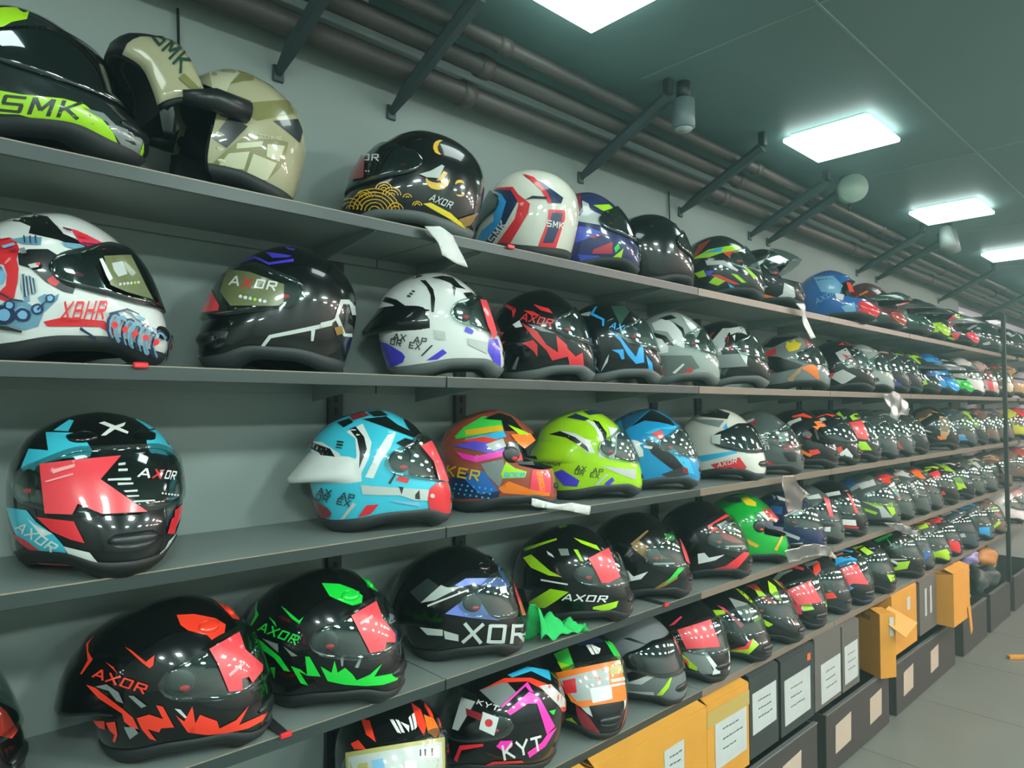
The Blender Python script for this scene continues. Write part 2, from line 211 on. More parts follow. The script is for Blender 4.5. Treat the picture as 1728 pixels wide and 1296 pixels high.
('full_face_helmet','lime,red and black patterned helmet right of the plain glossy black one,top shelf',1,[2.4237,1.4015,1.985],-0.953,1.039,1.051,0,'dark','clear',{},[-0.092,-0.978,-0.188],[('s','rust',[-95,52,-71,99,-25,120,-48,91,-83,51]),('s','lime',[-95,46,-36,78,61,90,95,64,15,63,-36,48]),('s','redor',[15,63,66,69,88,23,37,44]),('s','blue',[-71,62,15,83,9,66,-36,66]),('s','lime',[-37,-46,-14,-24,25,-43,-3,-59]),('s','lime',[-89,-8,-54,2,-43,-22,-72,-26]),('s','red',[-31,-17,3,-19,76,-58,53,-57]),('s','sky',[31,-49,76,-82,48,-83]),('s','lime',[82,12,105,-1,140,-38,122,-37]),('s','lgry',[-48,37,20,33,71,-5,65,-10,9,19,-42,19]),('s','lime',[42,-15,65,-22,99,-53,82,-52]),('s','pur',[-54,-4,-14,0,-37,-22])]),
('full_face_helmet','matt black helmet with small white cross emblem and pale chin,top shelf',1,[2.7773,1.4008,1.985],-1.186,1.019,1.064,0,'blk2','clear',{'visup': 38},[0.081,-0.982,-0.171],[('s','dgry',[-31,89,18,103,59,97,51,85,16,96,-21,79]),('s','wht',[-57,-1,-23,-12,23,-25,-2,-33,-51,-24]),('s','wht',[-72,37,-39,71,7,86,11,77,-25,55,-62,29]),('s','orange',[-88,-48,-17,-62,47,-81,59,-73,-12,-48,-64,-35]),('s','wht',[13,91,50,80,74,64,43,71]),('s','wht',[28,68,43,82,63,86,42,67]),('s','lgry',[26,-91,78,-58,84,-14,121,-35,127,-74,76,-102])]),
('off_road_helmet','blue off-road helmet with bright red chin bar on the top shelf',1,[3.4646,1.3937,1.985],-1.36,1.057,1.07,0.04,'blue3','none',{'chinp': 'red'},[0.169,-0.975,-0.143],[('s','lblue3',[-75,105,13,105,55,54,40,16,-38,30]),('s','wht',[19,22,61,11,54,-16,29,-10]),('s','lblue3',[46,-46,103,-27,110,-74,74,-87]),('s','red',[78,-109,124,-59,180,-67,208,-141,139,-123]),('s','lime',[82,-117,208,-143,201,-154,84,-124]),('s','wht',[-11,-74,71,-108,71,-118,-4,-89]),('s','redor',[70,69,88,64,104,20,83,21]),('s','lblue3','AXOR',[-61,-28,33,21,-71,-6],0.25)]),
('off_road_helmet','dark red and green peaked helmet right of the blue one with red chin',1,[3.9464,1.4025,1.985],-1.312,1.002,1.064,0.03,'dred2','none',{'chinp': 'rust','peak': (-14,'dgrn',0.09)},[0.082,-0.988,-0.127],[('s','gry2',[34,-60,78,-53,90,-65,48,-77]),('s','dgry',[-29,87,22,105,53,99,55,91,10,93,-15,83]),('s','dred',[-61,-7,-17,-14,19,-26,1,-31,-50,-24]),('s','orange',[-73,38,-42,64,10,90,17,81,-24,61,-57,24]),('s','gry2',[-92,-45,-23,-57,47,-85,55,-75,-8,-43,-68,-36]),('s','dred',[-43,51,19,46,64,-43,18,-40]),('s','dgrn',[48,-60,94,-45,140,-109,82,-109])]),
('off_road_helmet','dark green peaked helmet with red cross shape,top shelf right part',1,[4.4123,1.4009,1.985],-1.349,1.01,1.079,0.03,'dgrn','none',{'chinp': 'dgrn','peak': (-14,'dgry',0.09)},[0.085,-0.99,-0.116],[('s','dgry',[36,-61,84,-47,90,-65,46,-77]),('s','lgry',[-25,89,22,104,60,95,49,92,14,95,-16,81]),('s','lgry',[-61,-8,-15,-10,18,-24,4,-32,-50,-16]),('s','dgry',[-79,38,-41,69,7,86,13,80,-26,55,-55,25]),('s','lgry',[-91,-48,-21,-59,49,-85,60,-72,-13,-45,-68,-31]),('s','redor',[-18,106,18,69,84,65,75,32,-7,21,18,53]),('s','lgry',[-27,102,-18,106,18,55,-15,24,-24,25,6,56])]),
('off_road_helmet','dark peaked helmet with lime chin and lime crown flash,top shelf right part',1,[4.7482,1.403,1.985],-1.367,0.995,1.068,0.03,'dgry','none',{'chinp': 'lime','peak': (-14,'dgry',0.09)},[0.083,-0.991,-0.108],[('s','lime',[42,-56,77,-52,87,-62,46,-85]),('s','lime',[-24,93,17,106,55,98,53,90,12,100,-20,84]),('s','lime',[-61,-6,-17,-12,20,-30,-4,-36,-47,-22]),('s','orange',[-73,41,-39,66,13,90,13,79,-26,56,-56,26]),('s','gry2',[-94,-50,-15,-59,45,-84,54,-74,-9,-48,-67,-31]),('s','lime',[36,109,88,97,139,22,103,19]),('s','lime',[49,-92,76,-24,145,-23,118,-111])]),
('off_road_helmet','black peaked helmet with pink red patches and lime crown,top shelf right end',1,[5.4314,1.4051,1.985],-1.403,0.98,1.085,0.03,'blk','none',{'chinp': 'redpk','peak': (-14,'gry',0.09)},[0.085,-0.992,-0.096],[('s','dgry',[-57,-7,-21,-14,21,-24,4,-31,-47,-19]),('s','dgry',[-76,42,-35,67,5,88,14,78,-24,55,-58,26]),('s','lime',[-89,-51,-20,-57,44,-85,54,-71,-10,-46,-64,-33]),('s','lime',[43,99,90,85,146,26,97,23]),('s','redpk',[-6,40,42,82,84,40,13,6]),('s','redpk',[21,-34,87,-27,58,-91]),('s','lime',[48,-102,132,-112,128,-129,58,-122])]),
('full_face_helmet','dark plain helmet beside the end post,last on the top shelf',1,[6.1853,1.4006,1.985],-1.348,0.998,1.096,0,'dgrn2','smoke',{},[-0.0,-0.996,-0.085],[('s','lgry',[40,-59,84,-46,90,-69,43,-78]),('s','gry2',[-27,95,21,105,59,96,56,87,18,99,-20,86]),('s','orange',[-57,-8,-15,-13,19,-28,4,-32,-47,-16]),('s','lgry',[-77,35,-41,66,6,91,11,78,-26,56,-57,29]),('s','dgry',[-88,-51,-16,-56,45,-83,59,-75,-13,-46,-68,-36])]),
('full_face_helmet','white helmet with red and blue engine artwork and coil spring,second shelf left',2,[0.2466,1.4154,1.6526],-0.521,1.016,1.054,0,'wht','smoke',{},[0.338,-0.931,-0.141],[('s','blk',[-92,105,-82,115,-53,123,-26,119,-4,92,23,80,34,70,15,71,-11,80,-50,86,-48,98,-64,105]),('s','redpk',[-14,104,15,100,37,91,59,81,71,70,42,69,23,77,10,93]),('s','wht',[-12,106,4,105,15,84,-4,91]),('s','blk',[-63,52,-49,60,-24,63,-11,55,-8,43,5,23,15,8,11,-5,-2,-3,-25,10,-46,30,-61,34]),('s','red',[-24,14,-17,21,-9,21,-7,12,-12,5,-20,8]),('s','red',[-104,70,-88,75,-80,77,-67,74,-61,59,-64,43,-61,28,-62,7,-66,-18,-75,-26,-85,-22,-85,-10,-77,0,-76,18,-81,32,-102,36]),('s','steel',[-73,73,-52,80,-32,81,-33,68,-57,67]),('s','steel',[-106,-39,-85,-31,-70,-21,-52,-22,-35,-33,-22,-17,-7,-6,-9,-16,-27,-38,-34,-60,-52,-68,-70,-63,-100,-63]),('s','lblue3',[-65,-36,-57,-30,-47,-34,-45,-46,-52,-54,-62,-50]),('s','steel',[-58,19,-53,21,-49,5,-45,-22,-52,-22,-58,-2]),('s','steel',[-48,20,-42,15,-38,-9,-43,-12]),('s','redpk',[9,96,26,85,48,72,37,69,18,79]),('s','steel',[-6,76,20,76,37,67,31,64,-1,69]),('s','red',[-27,-52,-1,-43,25,-44,55,-45,77,-66,72,-71,49,-55,23,-56,-22,-59]),('s','lblue3',[-86,32,-81,28,-77,15,-81,2,-86,-1]),('s','steel',[-35,-15,-25,-8,-20,-16,-27,-29]),('s','lgry',[-58,19,-56,20,-53,-16,-54,-17]),('s','navy',[-55,19,-54,19,-50,-15,-52,-16]),('s','lgry',[-53,18,-52,19,-48,-14,-50,-14]),('s','navy',[-51,17,-49,18,-46,-12,-47,-13]),('s','lgry',[-49,17,-47,17,-44,-11,-45,-11]),('s','navy',[-46,16,-45,17,-41,-9,-43,-10]),('s','lgry',[-44,15,-43,16,-39,-8,-41,-9]),('s','navy',[-42,15,-40,15,-37,-6,-38,-7]),('s','lgry',[-39,14,-38,15,-35,-5,-36,-6]),('s','navy',[-63,-44,-64,-51,-68,-57,-74,-60,-80,-61,-86,-59,-91,-54,-92,-47,-91,-41,-87,-35,-81,-31,-74,-31,-69,-33,-64,-38,-63,-44,-64,-44,-66,-39,-69,-35,-75,-33,-81,-33,-86,-36,-89,-41,-91,-47,-89,-53,-85,-57,-80,-59,-74,-58,-69,-55,-65,-50,-64,-45]),('s','lblue3',[-69,-45,-70,-49,-72,-53,-75,-55,-79,-55,-83,-54,-85,-51,-86,-47,-85,-43,-83,-39,-79,-37,-76,-36,-72,-38,-70,-41,-69,-45,-71,-45,-71,-42,-73,-40,-76,-39,-79,-39,-82,-41,-84,-43,-84,-46,-83,-50,-82,-52,-79,-53,-76,-53,-73,-51,-71,-48,-71,-45]),('s','navy',[-43,-43,-44,-48,-47,-52,-51,-54,-56,-54,-60,-53,-63,-49,-64,-45,-63,-40,-60,-36,-56,-33,-51,-33,-47,-35,-44,-38,-43,-43,-45,-43,-46,-39,-48,-36,-52,-35,-56,-35,-59,-37,-61,-41,-62,-45,-61,-48,-59,-51,-55,-53,-51,-52,-48,-50,-45,-47,-45,-43]),('s','lblue3',[-47,-43,-48,-46,-49,-49,-52,-50,-55,-50,-57,-49,-59,-47,-60,-44,-59,-41,-57,-39,-55,-37,-52,-37,-50,-38,-48,-40,-47,-43,-49,-43,-50,-41,-51,-40,-53,-39,-54,-39,-56,-40,-57,-42,-58,-44,-57,-46,-56,-48,-54,-48,-52,-48,-51,-47,-49,-45,-49,-43]),('s','navy',[-26,-32,-27,-36,-29,-39,-33,-41,-36,-42,-40,-40,-42,-37,-43,-34,-42,-30,-40,-27,-37,-25,-33,-24,-30,-26,-27,-28,-26,-32,-28,-32,-29,-29,-31,-27,-33,-26,-36,-26,-39,-28,-41,-31,-41,-34,-41,-36,-39,-39,-36,-40,-33,-39,-30,-38,-28,-35,-28,-32]),('s','lblue3',[-30,-33,-30,-35,-31,-37,-33,-38,-36,-39,-38,-38,-39,-36,-40,-33,-39,-31,-38,-29,-36,-28,-34,-27,-32,-28,-30,-30,-30,-32,-31,-33,-32,-31,-33,-30,-34,-29,-35,-30,-37,-30,-38,-32,-38,-33,-38,-35,-37,-36,-35,-36,-34,-36,-33,-36,-32,-34,-31,-33]),('s','navy',[-12,-14,-13,-17,-14,-20,-17,-21,-20,-21,-22,-20,-24,-18,-25,-15,-24,-13,-23,-10,-20,-9,-17,-8,-15,-9,-13,-11,-12,-14,-14,-14,-14,-12,-16,-11,-17,-10,-20,-10,-22,-11,-23,-13,-23,-15,-23,-17,-21,-19,-19,-20,-17,-19,-15,-18,-14,-17,-14,-14]),('s','lblue3',[-14,-14,-15,-16,-16,-18,-17,-19,-19,-19,-21,-19,-22,-17,-22,-15,-22,-13,-21,-12,-19,-11,-18,-10,-16,-11,-15,-13,-14,-14,-16,-15,-16,-14,-17,-13,-18,-13,-19,-13,-20,-13,-20,-14,-21,-15,-20,-16,-20,-17,-19,-17,-18,-17,-17,-16,-16,-16,-16,-15]),('s','navy',[-63,-29,-63,-33,-65,-35,-68,-37,-71,-38,-74,-36,-76,-34,-77,-31,-77,-27,-75,-25,-72,-23,-69,-22,-66,-24,-63,-26,-63,-29,-64,-29,-65,-27,-66,-25,-69,-24,-71,-25,-74,-26,-75,-28,-76,-31,-75,-33,-73,-35,-71,-36,-69,-35,-66,-34,-65,-32,-64,-29]),('s','lblue3',[-65,-30,-66,-32,-67,-34,-69,-35,-71,-35,-73,-34,-74,-33,-74,-30,-74,-28,-73,-26,-71,-25,-69,-25,-67,-26,-66,-27,-65,-30,-67,-30,-68,-28,-68,-28,-69,-27,-71,-27,-72,-28,-72,-29,-73,-30,-72,-31,-72,-32,-71,-33,-69,-33,-68,-32,-67,-31,-67,-30]),('s','navy',[-85,-10,-70,-18,-71,-20,-85,-13]),('s','navy',[-70,-19,-52,-21,-53,-23,-70,-22]),('s','navy',[-35,-33,-22,-16,-21,-17,-33,-35]),('s','lblue3',[-82,60,-67,66,-64,63,-79,56]),('s','navy',[-55,78,-53,79,-51,67,-53,67]),('s','navy',[-47,79,-45,79,-44,67,-46,67]),('s','navy',[-40,80,-38,80,-37,68,-39,68]),('s','dred',[-86,30,-80,26,-80,24,-86,27]),('s','wht',[-84,74,-77,76,-73,73,-83,70]),('s','dred',[-72,54,-62,58,-62,55,-71,51]),('s','gry',[-59,57,-52,60,-49,52,-56,50]),('s','lgry',[-47,34,-36,38,-33,32,-43,29]),('s','red',[-37,38,-32,39,-32,34,-36,34]),('s','dgry',[-85,-62,-70,-63,-52,-68,-54,-71,-75,-69,-85,-68]),('s','navy',[23,-56,44,-71,43,-74,21,-60]),('s','navy',[60,-32,85,-24,106,-32,104,-35,85,-27,61,-35]),('s','red',[15,90,28,89,30,84,18,84]),('s','navy',[-4,97,7,94,6,91,-4,95]),('s','navy',[20,76,42,76,42,74,20,74]),('s','steel',[88,-27,115,-41,118,-51,100,-39]),('s','red','XBHR',[-5,-48,60,-42,-6,-19],0.25),('s','navy',[65,-73,62,-70,60,-66,58,-60,57,-54,57,-48,58,-42,60,-37,63,-33,66,-31,69,-30,72,-31,75,-34,77,-38,79,-44,76,-45,74,-41,73,-38,71,-35,69,-34,66,-35,64,-37,63,-40,62,-44,61,-49,61,-54,62,-59,63,-63,64,-67,66,-69]),('s','steel',[76,-78,73,-75,70,-70,68,-65,67,-59,68,-52,68,-47,70,-41,73,-38,76,-35,79,-35,82,-36,85,-39,88,-43,89,-48,86,-50,85,-46,83,-42,81,-40,79,-39,77,-39,75,-41,73,-44,72,-48,71,-53,71,-58,72,-63,73,-68,75,-71,77,-74]),('s','navy',[86,-83,83,-80,81,-75,79,-70,78,-63,78,-57,79,-51,81,-46,83,-42,86,-40,90,-39,93,-40,96,-43,98,-48,100,-53,97,-55,95,-50,94,-47,92,-44,89,-43,87,-44,85,-46,83,-49,82,-53,81,-58,81,-63,82,-68,83,-72,85,-76,87,-78]),('s','steel',[97,-87,94,-84,91,-80,89,-74,88,-68,88,-62,89,-56,91,-51,94,-47,97,-44,100,-44,104,-45,107,-48,109,-52,111,-58,107,-59,106,-55,104,-51,102,-49,100,-48,98,-48,96,-50,94,-53,93,-58,92,-62,92,-68,93,-73,94,-77,96,-81,98,-83]),('s','navy',[108,-93,104,-89,102,-85,100,-79,99,-73,99,-66,100,-60,102,-55,104,-51,108,-49,111,-48,115,-50,118,-53,120,-57,122,-63,118,-64,117,-60,115,-56,113,-54,111,-53,109,-53,106,-55,105,-58,103,-62,103,-67,103,-72,103,-78,105,-82,106,-86,109,-88]),('s','steel',[119,-98,115,-95,113,-90,111,-84,110,-78,110,-71,111,-65,113,-60,115,-56,119,-54,122,-53,126,-55,129,-58,132,-62,134,-68,130,-69,129,-65,127,-61,125,-59,122,-58,120,-58,117,-60,116,-63,114,-67,113,-72,114,-77,114,-83,116,-87,118,-91,120,-94]),('s','navy',[131,-104,127,-100,124,-95,122,-89,121,-83,121,-76,122,-70,124,-65,127,-61,130,-59,134,-58,138,-60,142,-63,145,-68,147,-74,142,-75,141,-70,139,-66,137,-64,134,-63,131,-63,129,-65,127,-68,126,-72,125,-77,125,-83,126,-88,127,-93,129,-97,132,-99]),('s','steel',[67,-71,65,-69,63,-65,61,-60,61,-55,61,-49,61,-44,63,-40,65,-36,67,-34,69,-34,72,-35,74,-37,76,-41,77,-46,75,-47,74,-43,72,-40,71,-37,69,-36,67,-37,66,-39,65,-42,64,-45,63,-50,63,-54,64,-59,65,-63,66,-66,68,-69]),('s','steel',[77,-76,75,-74,73,-70,72,-65,71,-59,71,-54,72,-49,73,-44,75,-41,77,-39,80,-38,82,-39,84,-42,86,-45,87,-50,85,-51,84,-47,83,-44,81,-42,79,-41,78,-41,76,-43,75,-46,74,-50,73,-54,73,-59,74,-64,75,-68,76,-71,78,-73]),('s','steel',[88,-81,85,-78,83,-74,82,-69,81,-64,81,-58,82,-53,83,-49,85,-45,87,-43,90,-43,92,-44,95,-46,97,-50,98,-55,95,-56,95,-52,93,-49,92,-46,90,-45,88,-46,86,-48,85,-51,84,-54,84,-59,84,-64,84,-68,85,-73,87,-76,88,-78]),('s','steel',[98,-86,96,-83,94,-79,92,-74,92,-69,92,-63,92,-58,94,-53,96,-50,98,-48,101,-47,103,-48,106,-51,107,-55,109,-60,106,-61,105,-57,104,-53,102,-51,100,-50,99,-51,97,-52,96,-55,95,-59,94,-64,94,-68,95,-73,96,-77,97,-81,99,-83]),('s','steel',[109,-91,107,-88,105,-84,103,-79,102,-74,102,-68,103,-63,104,-58,106,-54,109,-52,112,-52,114,-53,117,-56,119,-60,120,-65,117,-66,116,-62,115,-58,113,-56,111,-55,110,-55,108,-57,106,-60,105,-64,105,-68,105,-73,106,-78,107,-82,108,-86,110,-88]),('s','steel',[120,-96,118,-93,116,-89,114,-84,113,-79,113,-73,114,-67,115,-63,118,-59,120,-57,123,-57,126,-58,128,-61,130,-65,132,-70,129,-71,128,-67,126,-63,125,-61,123,-60,121,-60,119,-62,117,-65,116,-69,116,-73,116,-78,117,-83,118,-87,119,-91,121,-93]),('s','steel',[132,-102,130,-99,127,-95,126,-90,125,-84,125,-78,125,-73,127,-68,129,-64,132,-62,135,-62,138,-63,140,-66,142,-70,144,-75,141,-76,140,-72,138,-68,136,-66,134,-65,132,-65,131,-67,129,-70,128,-74,127,-79,127,-83,128,-88,129,-93,131,-96,133,-99]),('s','red',[73,-50,71,-54,68,-55,65,-53,64,-48,67,-45,71,-46]),('s','red',[87,-56,86,-61,82,-62,79,-59,79,-55,82,-52,85,-52]),('s','red',[102,-63,100,-67,96,-68,93,-66,93,-61,96,-58,100,-59]),('s','red',[117,-70,116,-74,112,-75,108,-72,108,-68,111,-65,115,-66]),('s','red',[133,-77,132,-81,127,-82,124,-79,124,-75,127,-72,131,-73]),('v','vsmk',[49,56,87,63,113,8,121,-8,82,2,59,12,54,37]),('v','lgry',[60,46,74,51,82,31,70,25,63,35]),('v','lgry',[75,14,74,12,72,11,71,12,71,15,72,16,74,16]),('v','lgry',[80,15,79,13,77,12,76,14,76,16,77,17,79,17]),('v','lgry',[85,16,84,14,82,13,81,15,81,17,82,18,84,18]),('v','lgry',[90,17,89,15,87,14,86,15,86,17,87,19,89,19]),('v','lime',[95,18,94,16,92,15,91,16,91,19,92,20,94,20]),('v','lgry',[100,19,99,17,97,16,96,17,96,20,97,21,99,21]),('v','wht',[43,50,47,52,62,22,57,17])]),
('full_face_helmet','black helmet with purple zigzag crown and olive visor sheet facing left',2,[0.6445,1.4029,1.6526],3.2,1.064,1.074,0,'blk','clear',{'trim': 'dgry'},[0.465,0.875,-0.133],[('s','pur',[-105,87,-92,93,-59,107,-30,92,17,103,17,97,-30,87,-58,101,-89,88]),('s','pur',[-39,116,14,109,6,105,-23,102]),('s','pur',[-1,130,21,125,17,121,6,123]),('s','pur',[-43,127,-17,133,-9,131,-36,125]),('s','lgry',[-54,-89,-28,-50,93,-20,93,-28,59,-37,56,-60,51,-60,51,-39,-24,-56,-47,-88]),('s','lgry',[110,26,130,27,145,13,148,-5,137,-5,130,17,116,17,106,-8,122,-44,139,-45,140,-53,118,-50,98,-13]),('s','lgry',[69,-23,92,-17,100,-12,100,-17,92,-24,69,-30]),('s','gold2',[97,-32,113,-28,118,-44,103,-48]),('v','vsmk',[-108,75,-65,70,-1,49,-2,13,-11,7,-98,3,-119,30]),('v','wht','A',[-102,43,-80,41,-102,62],0.25),('v','red','X',[-79,40,-58,38,-78,59],0.25),('v','wht','OR',[-56,39,-13,35,-55,57],0.25),('v','wht',[-76,21,-77,19,-79,18,-82,19,-83,21,-82,23,-80,25,-77,24]),('v','wht',[-67,20,-68,17,-70,16,-73,17,-74,20,-73,22,-71,23,-68,22]),('v','wht',[-59,18,-59,16,-62,15,-64,16,-65,18,-64,20,-62,22,-60,21]),('v','lime',[-50,17,-51,15,-53,13,-55,14,-56,17,-55,19,-53,20,-51,19]),('v','wht',[-41,15,-42,13,-44,12,-46,13,-47,15,-46,18,-44,19,-42,18]),('v','wht',[-32,14,-33,12,-35,11,-38,11,-39,14,-38,16,-35,17,-33,16]),('v','redst',[-143,42,-118,2,-119,-8,-155,-14,-153,18]),('v','redst',[-128,72,-112,76,-120,66,-130,65])]),
('full_face_helmet','white helmet with black bands and purple chin on the second shelf',2,[1.0506,1.3992,1.6526],-0.605,1.044,1.064,0,'wht','clear',{'spo': ('blk',0.03),'trim': 'tgry'},[-0.039,-0.992,-0.117],[('s','blk',[-154,62,-144,73,-97,60,-74,44,-60,21,-64,8,-83,30,-107,49]),('s','blk',[-43,108,-29,108,-11,86,-6,63,-9,31,-15,31,-17,72,-27,93]),('s','blk',[-88,113,-69,123,-34,121,-53,113]),('s','blk',[-16,115,12,121,36,118,54,98,68,89,40,92,31,102,3,112]),('s','blk',[35,95,43,89,39,69]),('s','blk',[61,79,83,82,99,60,87,54,68,69]),('s','dgry',[-61,83,-53,80,-54,77,-62,79]),('s','dgry',[-66,77,-58,74,-59,71,-67,73]),('s','dgry',[-71,71,-63,69,-64,65,-72,67]),('s','pur',[-169,-46,-149,-40,-121,-44,-83,-65,-76,-74,-81,-88,-103,-99,-135,-107]),('s','pur',[-26,-82,12,-55,22,-64,-1,-80]),('s','pur',[125,-32,146,-32,154,-56,157,-118,145,-119,133,-79,120,-60]),('s','pur',[67,-2,86,-11,81,-20,62,-13]),('s','lgry',[-10,-10,17,-14,19,-34,-6,-32]),('s','lgry',[72,-29,120,-39,120,-67,72,-45]),('s','dgry',[-39,-71,-15,-46,-10,-46,-35,-72]),('s','dgry','AX AP',[-104,-34,-27,-45,-101,-19],0),('s','dgry','OR EX',[-112,-46,-41,-58,-109,-31],0),('s','dgry','OR',[-163,-27,-143,-25,-165,-13],0.25),('v','redst',[101,64,119,63,144,-18,135,-33,119,1])]),
('full_face_helmet','black helmet with red flame slashes on the second shelf',2,[1.4436,1.4124,1.6526],-0.686,0.965,1.077,0,'blk','clear',{'spo': ('blk',0.02,1),'trim': 'tgry'},[-0.11,-0.989,-0.102],[('s','lgry',[-144,101,-108,108,-127,87]),('s','red',[-144,92,-116,104,-99,115,-92,109,-106,95,-75,78,-73,72,-81,50,-85,72,-116,90]),('s','red',[-57,37,-14,13,12,-24,44,-46,39,2,69,-25,74,-57,28,-68,12,-40,-25,-3]),('s','red',[-57,-19,-25,-11,-13,-24,-13,-57,-25,-40,-46,-24]),('s','red',[-134,14,-107,11,-110,4,-138,2]),('s','red',[-125,-19,-102,-14,-119,-31]),('s','red',[-25,89,18,76,30,62,-4,71]),('s','red',[-52,72,-25,68,-4,56,-30,57]),('s','red',[66,-30,93,-58,113,-47,122,-111,101,-111,77,-86]),('s','gry',[-41,33,-14,29,39,6,-4,14]),('s','red','AXOR',[-61,44,29,24,-57,65],0.25),('s','wht',[-82,32,-63,44,-54,26,-73,23]),('s','gry',[-85,-92,-68,-57,-63,-59,-74,-94])]),
('full_face_helmet','black helmet with bright blue slashes on the second shelf',2,[1.7372,1.3983,1.6526],-0.782,1.032,1.058,0,'blk','clear',{'spo': ('blk',0.02,1),'trim': 'tgry'},[-0.111,-0.99,-0.092],[('s','lgry',[-98,89,-55,98,-60,83]),('s','blue',[-43,112,-35,115,-47,91,-13,73,-15,50,-21,53,-21,70,-58,88]),('s','blue',[-2,40,34,19,57,-14,81,-44,91,-15,103,-9,107,-61,81,-65,57,-38,34,4]),('s','blue',[7,-21,43,-20,46,-49,38,-51,29,-32]),('s','blue',[-79,-3,-49,-3,-50,-9,-79,-10]),('s','blue',[-57,-51,-43,-65,-30,-87,-52,-67]),('s','lgry',[0,-33,-4,-57,-25,-87,-10,-52]),('s','dgrn',[6,113,76,115,54,83,34,53,20,83]),('s','gry',[15,34,43,24,81,-5,57,0]),('s','blue','AXOR',[1,45,81,23,7,64],0.25),('s','blue',[111,-39,131,-64,137,-105,124,-99])]),
('full_face_helmet','grey helmet with white and black bands on the second shelf',2,[2.085,1.3949,1.6526],-0.886,1.025,1.059,0,'gry2','clear',{'spo': ('wht',0.02),'trim': 'tgry'},[-0.095,-0.992,-0.082],[('s','wht',[-66,89,-23,108,24,76,47,26,41,2,18,13,-13,59,-55,65]),('s','blk',[-61,58,-18,44,10,9,-13,15,-55,43]),('s','blk',[3,94,39,70,50,26,45,11,33,58]),('s','wht',[35,114,72,87,95,58,82,35,59,69]),('s','blk',[-40,107,-2,118,19,105,-18,98]),('s','dgry2',[-45,-21,65,-23,93,-66,-14,-98,-46,-75]),('s','red',[-53,-61,-23,-75,-41,-100,-57,-87]),('s','red',[38,-81,64,-65,71,-76,50,-91]),('s','wht',[2,-80,38,-49,42,-54,11,-84])]),
('full_face_helmet','black and pale grey monster patterned helmet,second shelf right of the grey banded one',2,[2.4512,1.3939,1.6526],-0.957,1.018,1.054,0,'blk','clear',{'spo': ('gry2',0.02),'trim': 'tgry'},[-0.096,-0.993,-0.072],[('s','lgry',[-59,37,-7,99,27,99,10,74,-3,25,-31,21]),('s','lgry',[13,98,69,107,81,72,50,85,21,73]),('s','wht',[-45,17,-7,28,-18,8]),('s','gry',[-42,-2,48,2,83,-46,-31,-51]),('s','wht',[37,26,84,19,77,-41,58,-10]),('s','red',[-2,62,15,68,12,44]),('s','red',[12,26,26,35,23,14]),('s','blk',[-2,50,12,71,9,32]),('s','wht',[27,68,38,73,35,49]),('s','dred',[-65,71,-36,88,-53,58]),('s','dgrn',[-37,-62,14,-51,-3,-80])]),
('full_face_helmet','grey helmet with yellow burst and orange patches on the second shelf',2,[3.019,1.3997,1.6526],-1.129,1.032,1.025,0,'gry','clear',{},[-0.008,-0.998,-0.06],[('s','blk',[-111,67,-45,127,59,112,-12,91,-64,65]),('s','blk',[-118,32,-45,23,56,-14,43,-27,-46,-46,-119,-38]),('s','yel',[-13,63,-9,88,7,82,20,99,32,84,52,79,39,55,19,47,0,44]),('s','red',[-105,37,-55,65,-50,36,-91,23]),('s','redpk',[58,101,80,105,98,68,83,56]),('s','orange',[46,-27,94,-8,113,-29,120,-85,87,-55]),('s','orange',[11,-89,49,-82,45,-110]),('s','tan',[-8,-75,49,-20,43,-47,24,-62,11,-96]),('s','dred',[-105,-38,-65,-32,-59,-46,-99,-52])]),
('full_face_helmet','black,white and red helmet right of the one with a yellow burst',2,[3.5691,1.4015,1.6526],-1.155,1.017,1.037,0,'blk','clear',{},[-0.042,-0.998,-0.053],[('s','lgry',[-12,67,36,90,94,-2,42,-9,6,34]),('s','red',[14,62,50,49,94,-2,71,0]),('s','red',[0,106,30,121,68,102]),('s','lgry',[-46,-46,20,-15,79,-50,19,-89]),('s','red',[-76,-37,-15,-30,-39,-72,-73,-84]),('s','red',[-55,-103,62,-80,78,-94,-25,-118]),('s','blk',[6,18,35,33,42,1])]),
('full_face_helmet','grey helmet behind a clear visor,second shelf,right of the white and red one',2,[3.8656,1.4043,1.6526],-1.183,0.984,1.041,0,'gry2','clear',{},[-0.039,-0.998,-0.049],[('s','dgry',[36,-56,81,-48,90,-64,48,-82]),('s','lgry',[-26,92,15,103,58,92,54,85,11,92,-22,79]),('s','sblue',[-59,-2,-15,-13,21,-30,4,-37,-47,-24]),('s','sblue',[-74,34,-37,72,8,83,12,79,-23,57,-54,26]),('s','lgry',[-89,-52,-23,-61,43,-81,55,-71,-11,-49,-65,-37]),('s','redpk',[10,-56,48,-56,48,-100,17,-99])]),
('full_face_helmet','dark grey helmet with a blue chin cover,second shelf',2,[4.1243,1.4053,1.6526],-1.202,0.965,1.05,0,'dgry','clear',{},[-0.04,-0.998,-0.047],[('s','tan',[34,-58,79,-47,91,-63,45,-78]),('s','tan',[-31,92,18,103,53,97,52,88,15,95,-22,83]),('s','blue2',[-60,-4,-15,-11,16,-28,0,-38,-43,-18]),('s','dgry',[-78,42,-38,69,10,87,10,79,-26,54,-60,27]),('s','blue2',[-90,-47,-16,-58,47,-82,57,-74,-5,-49,-68,-34]),('s','tan',[-10,-50,22,-32,13,-95]),('s','blue2',[37,-89,84,-61,113,-79,110,-118,41,-114])]),
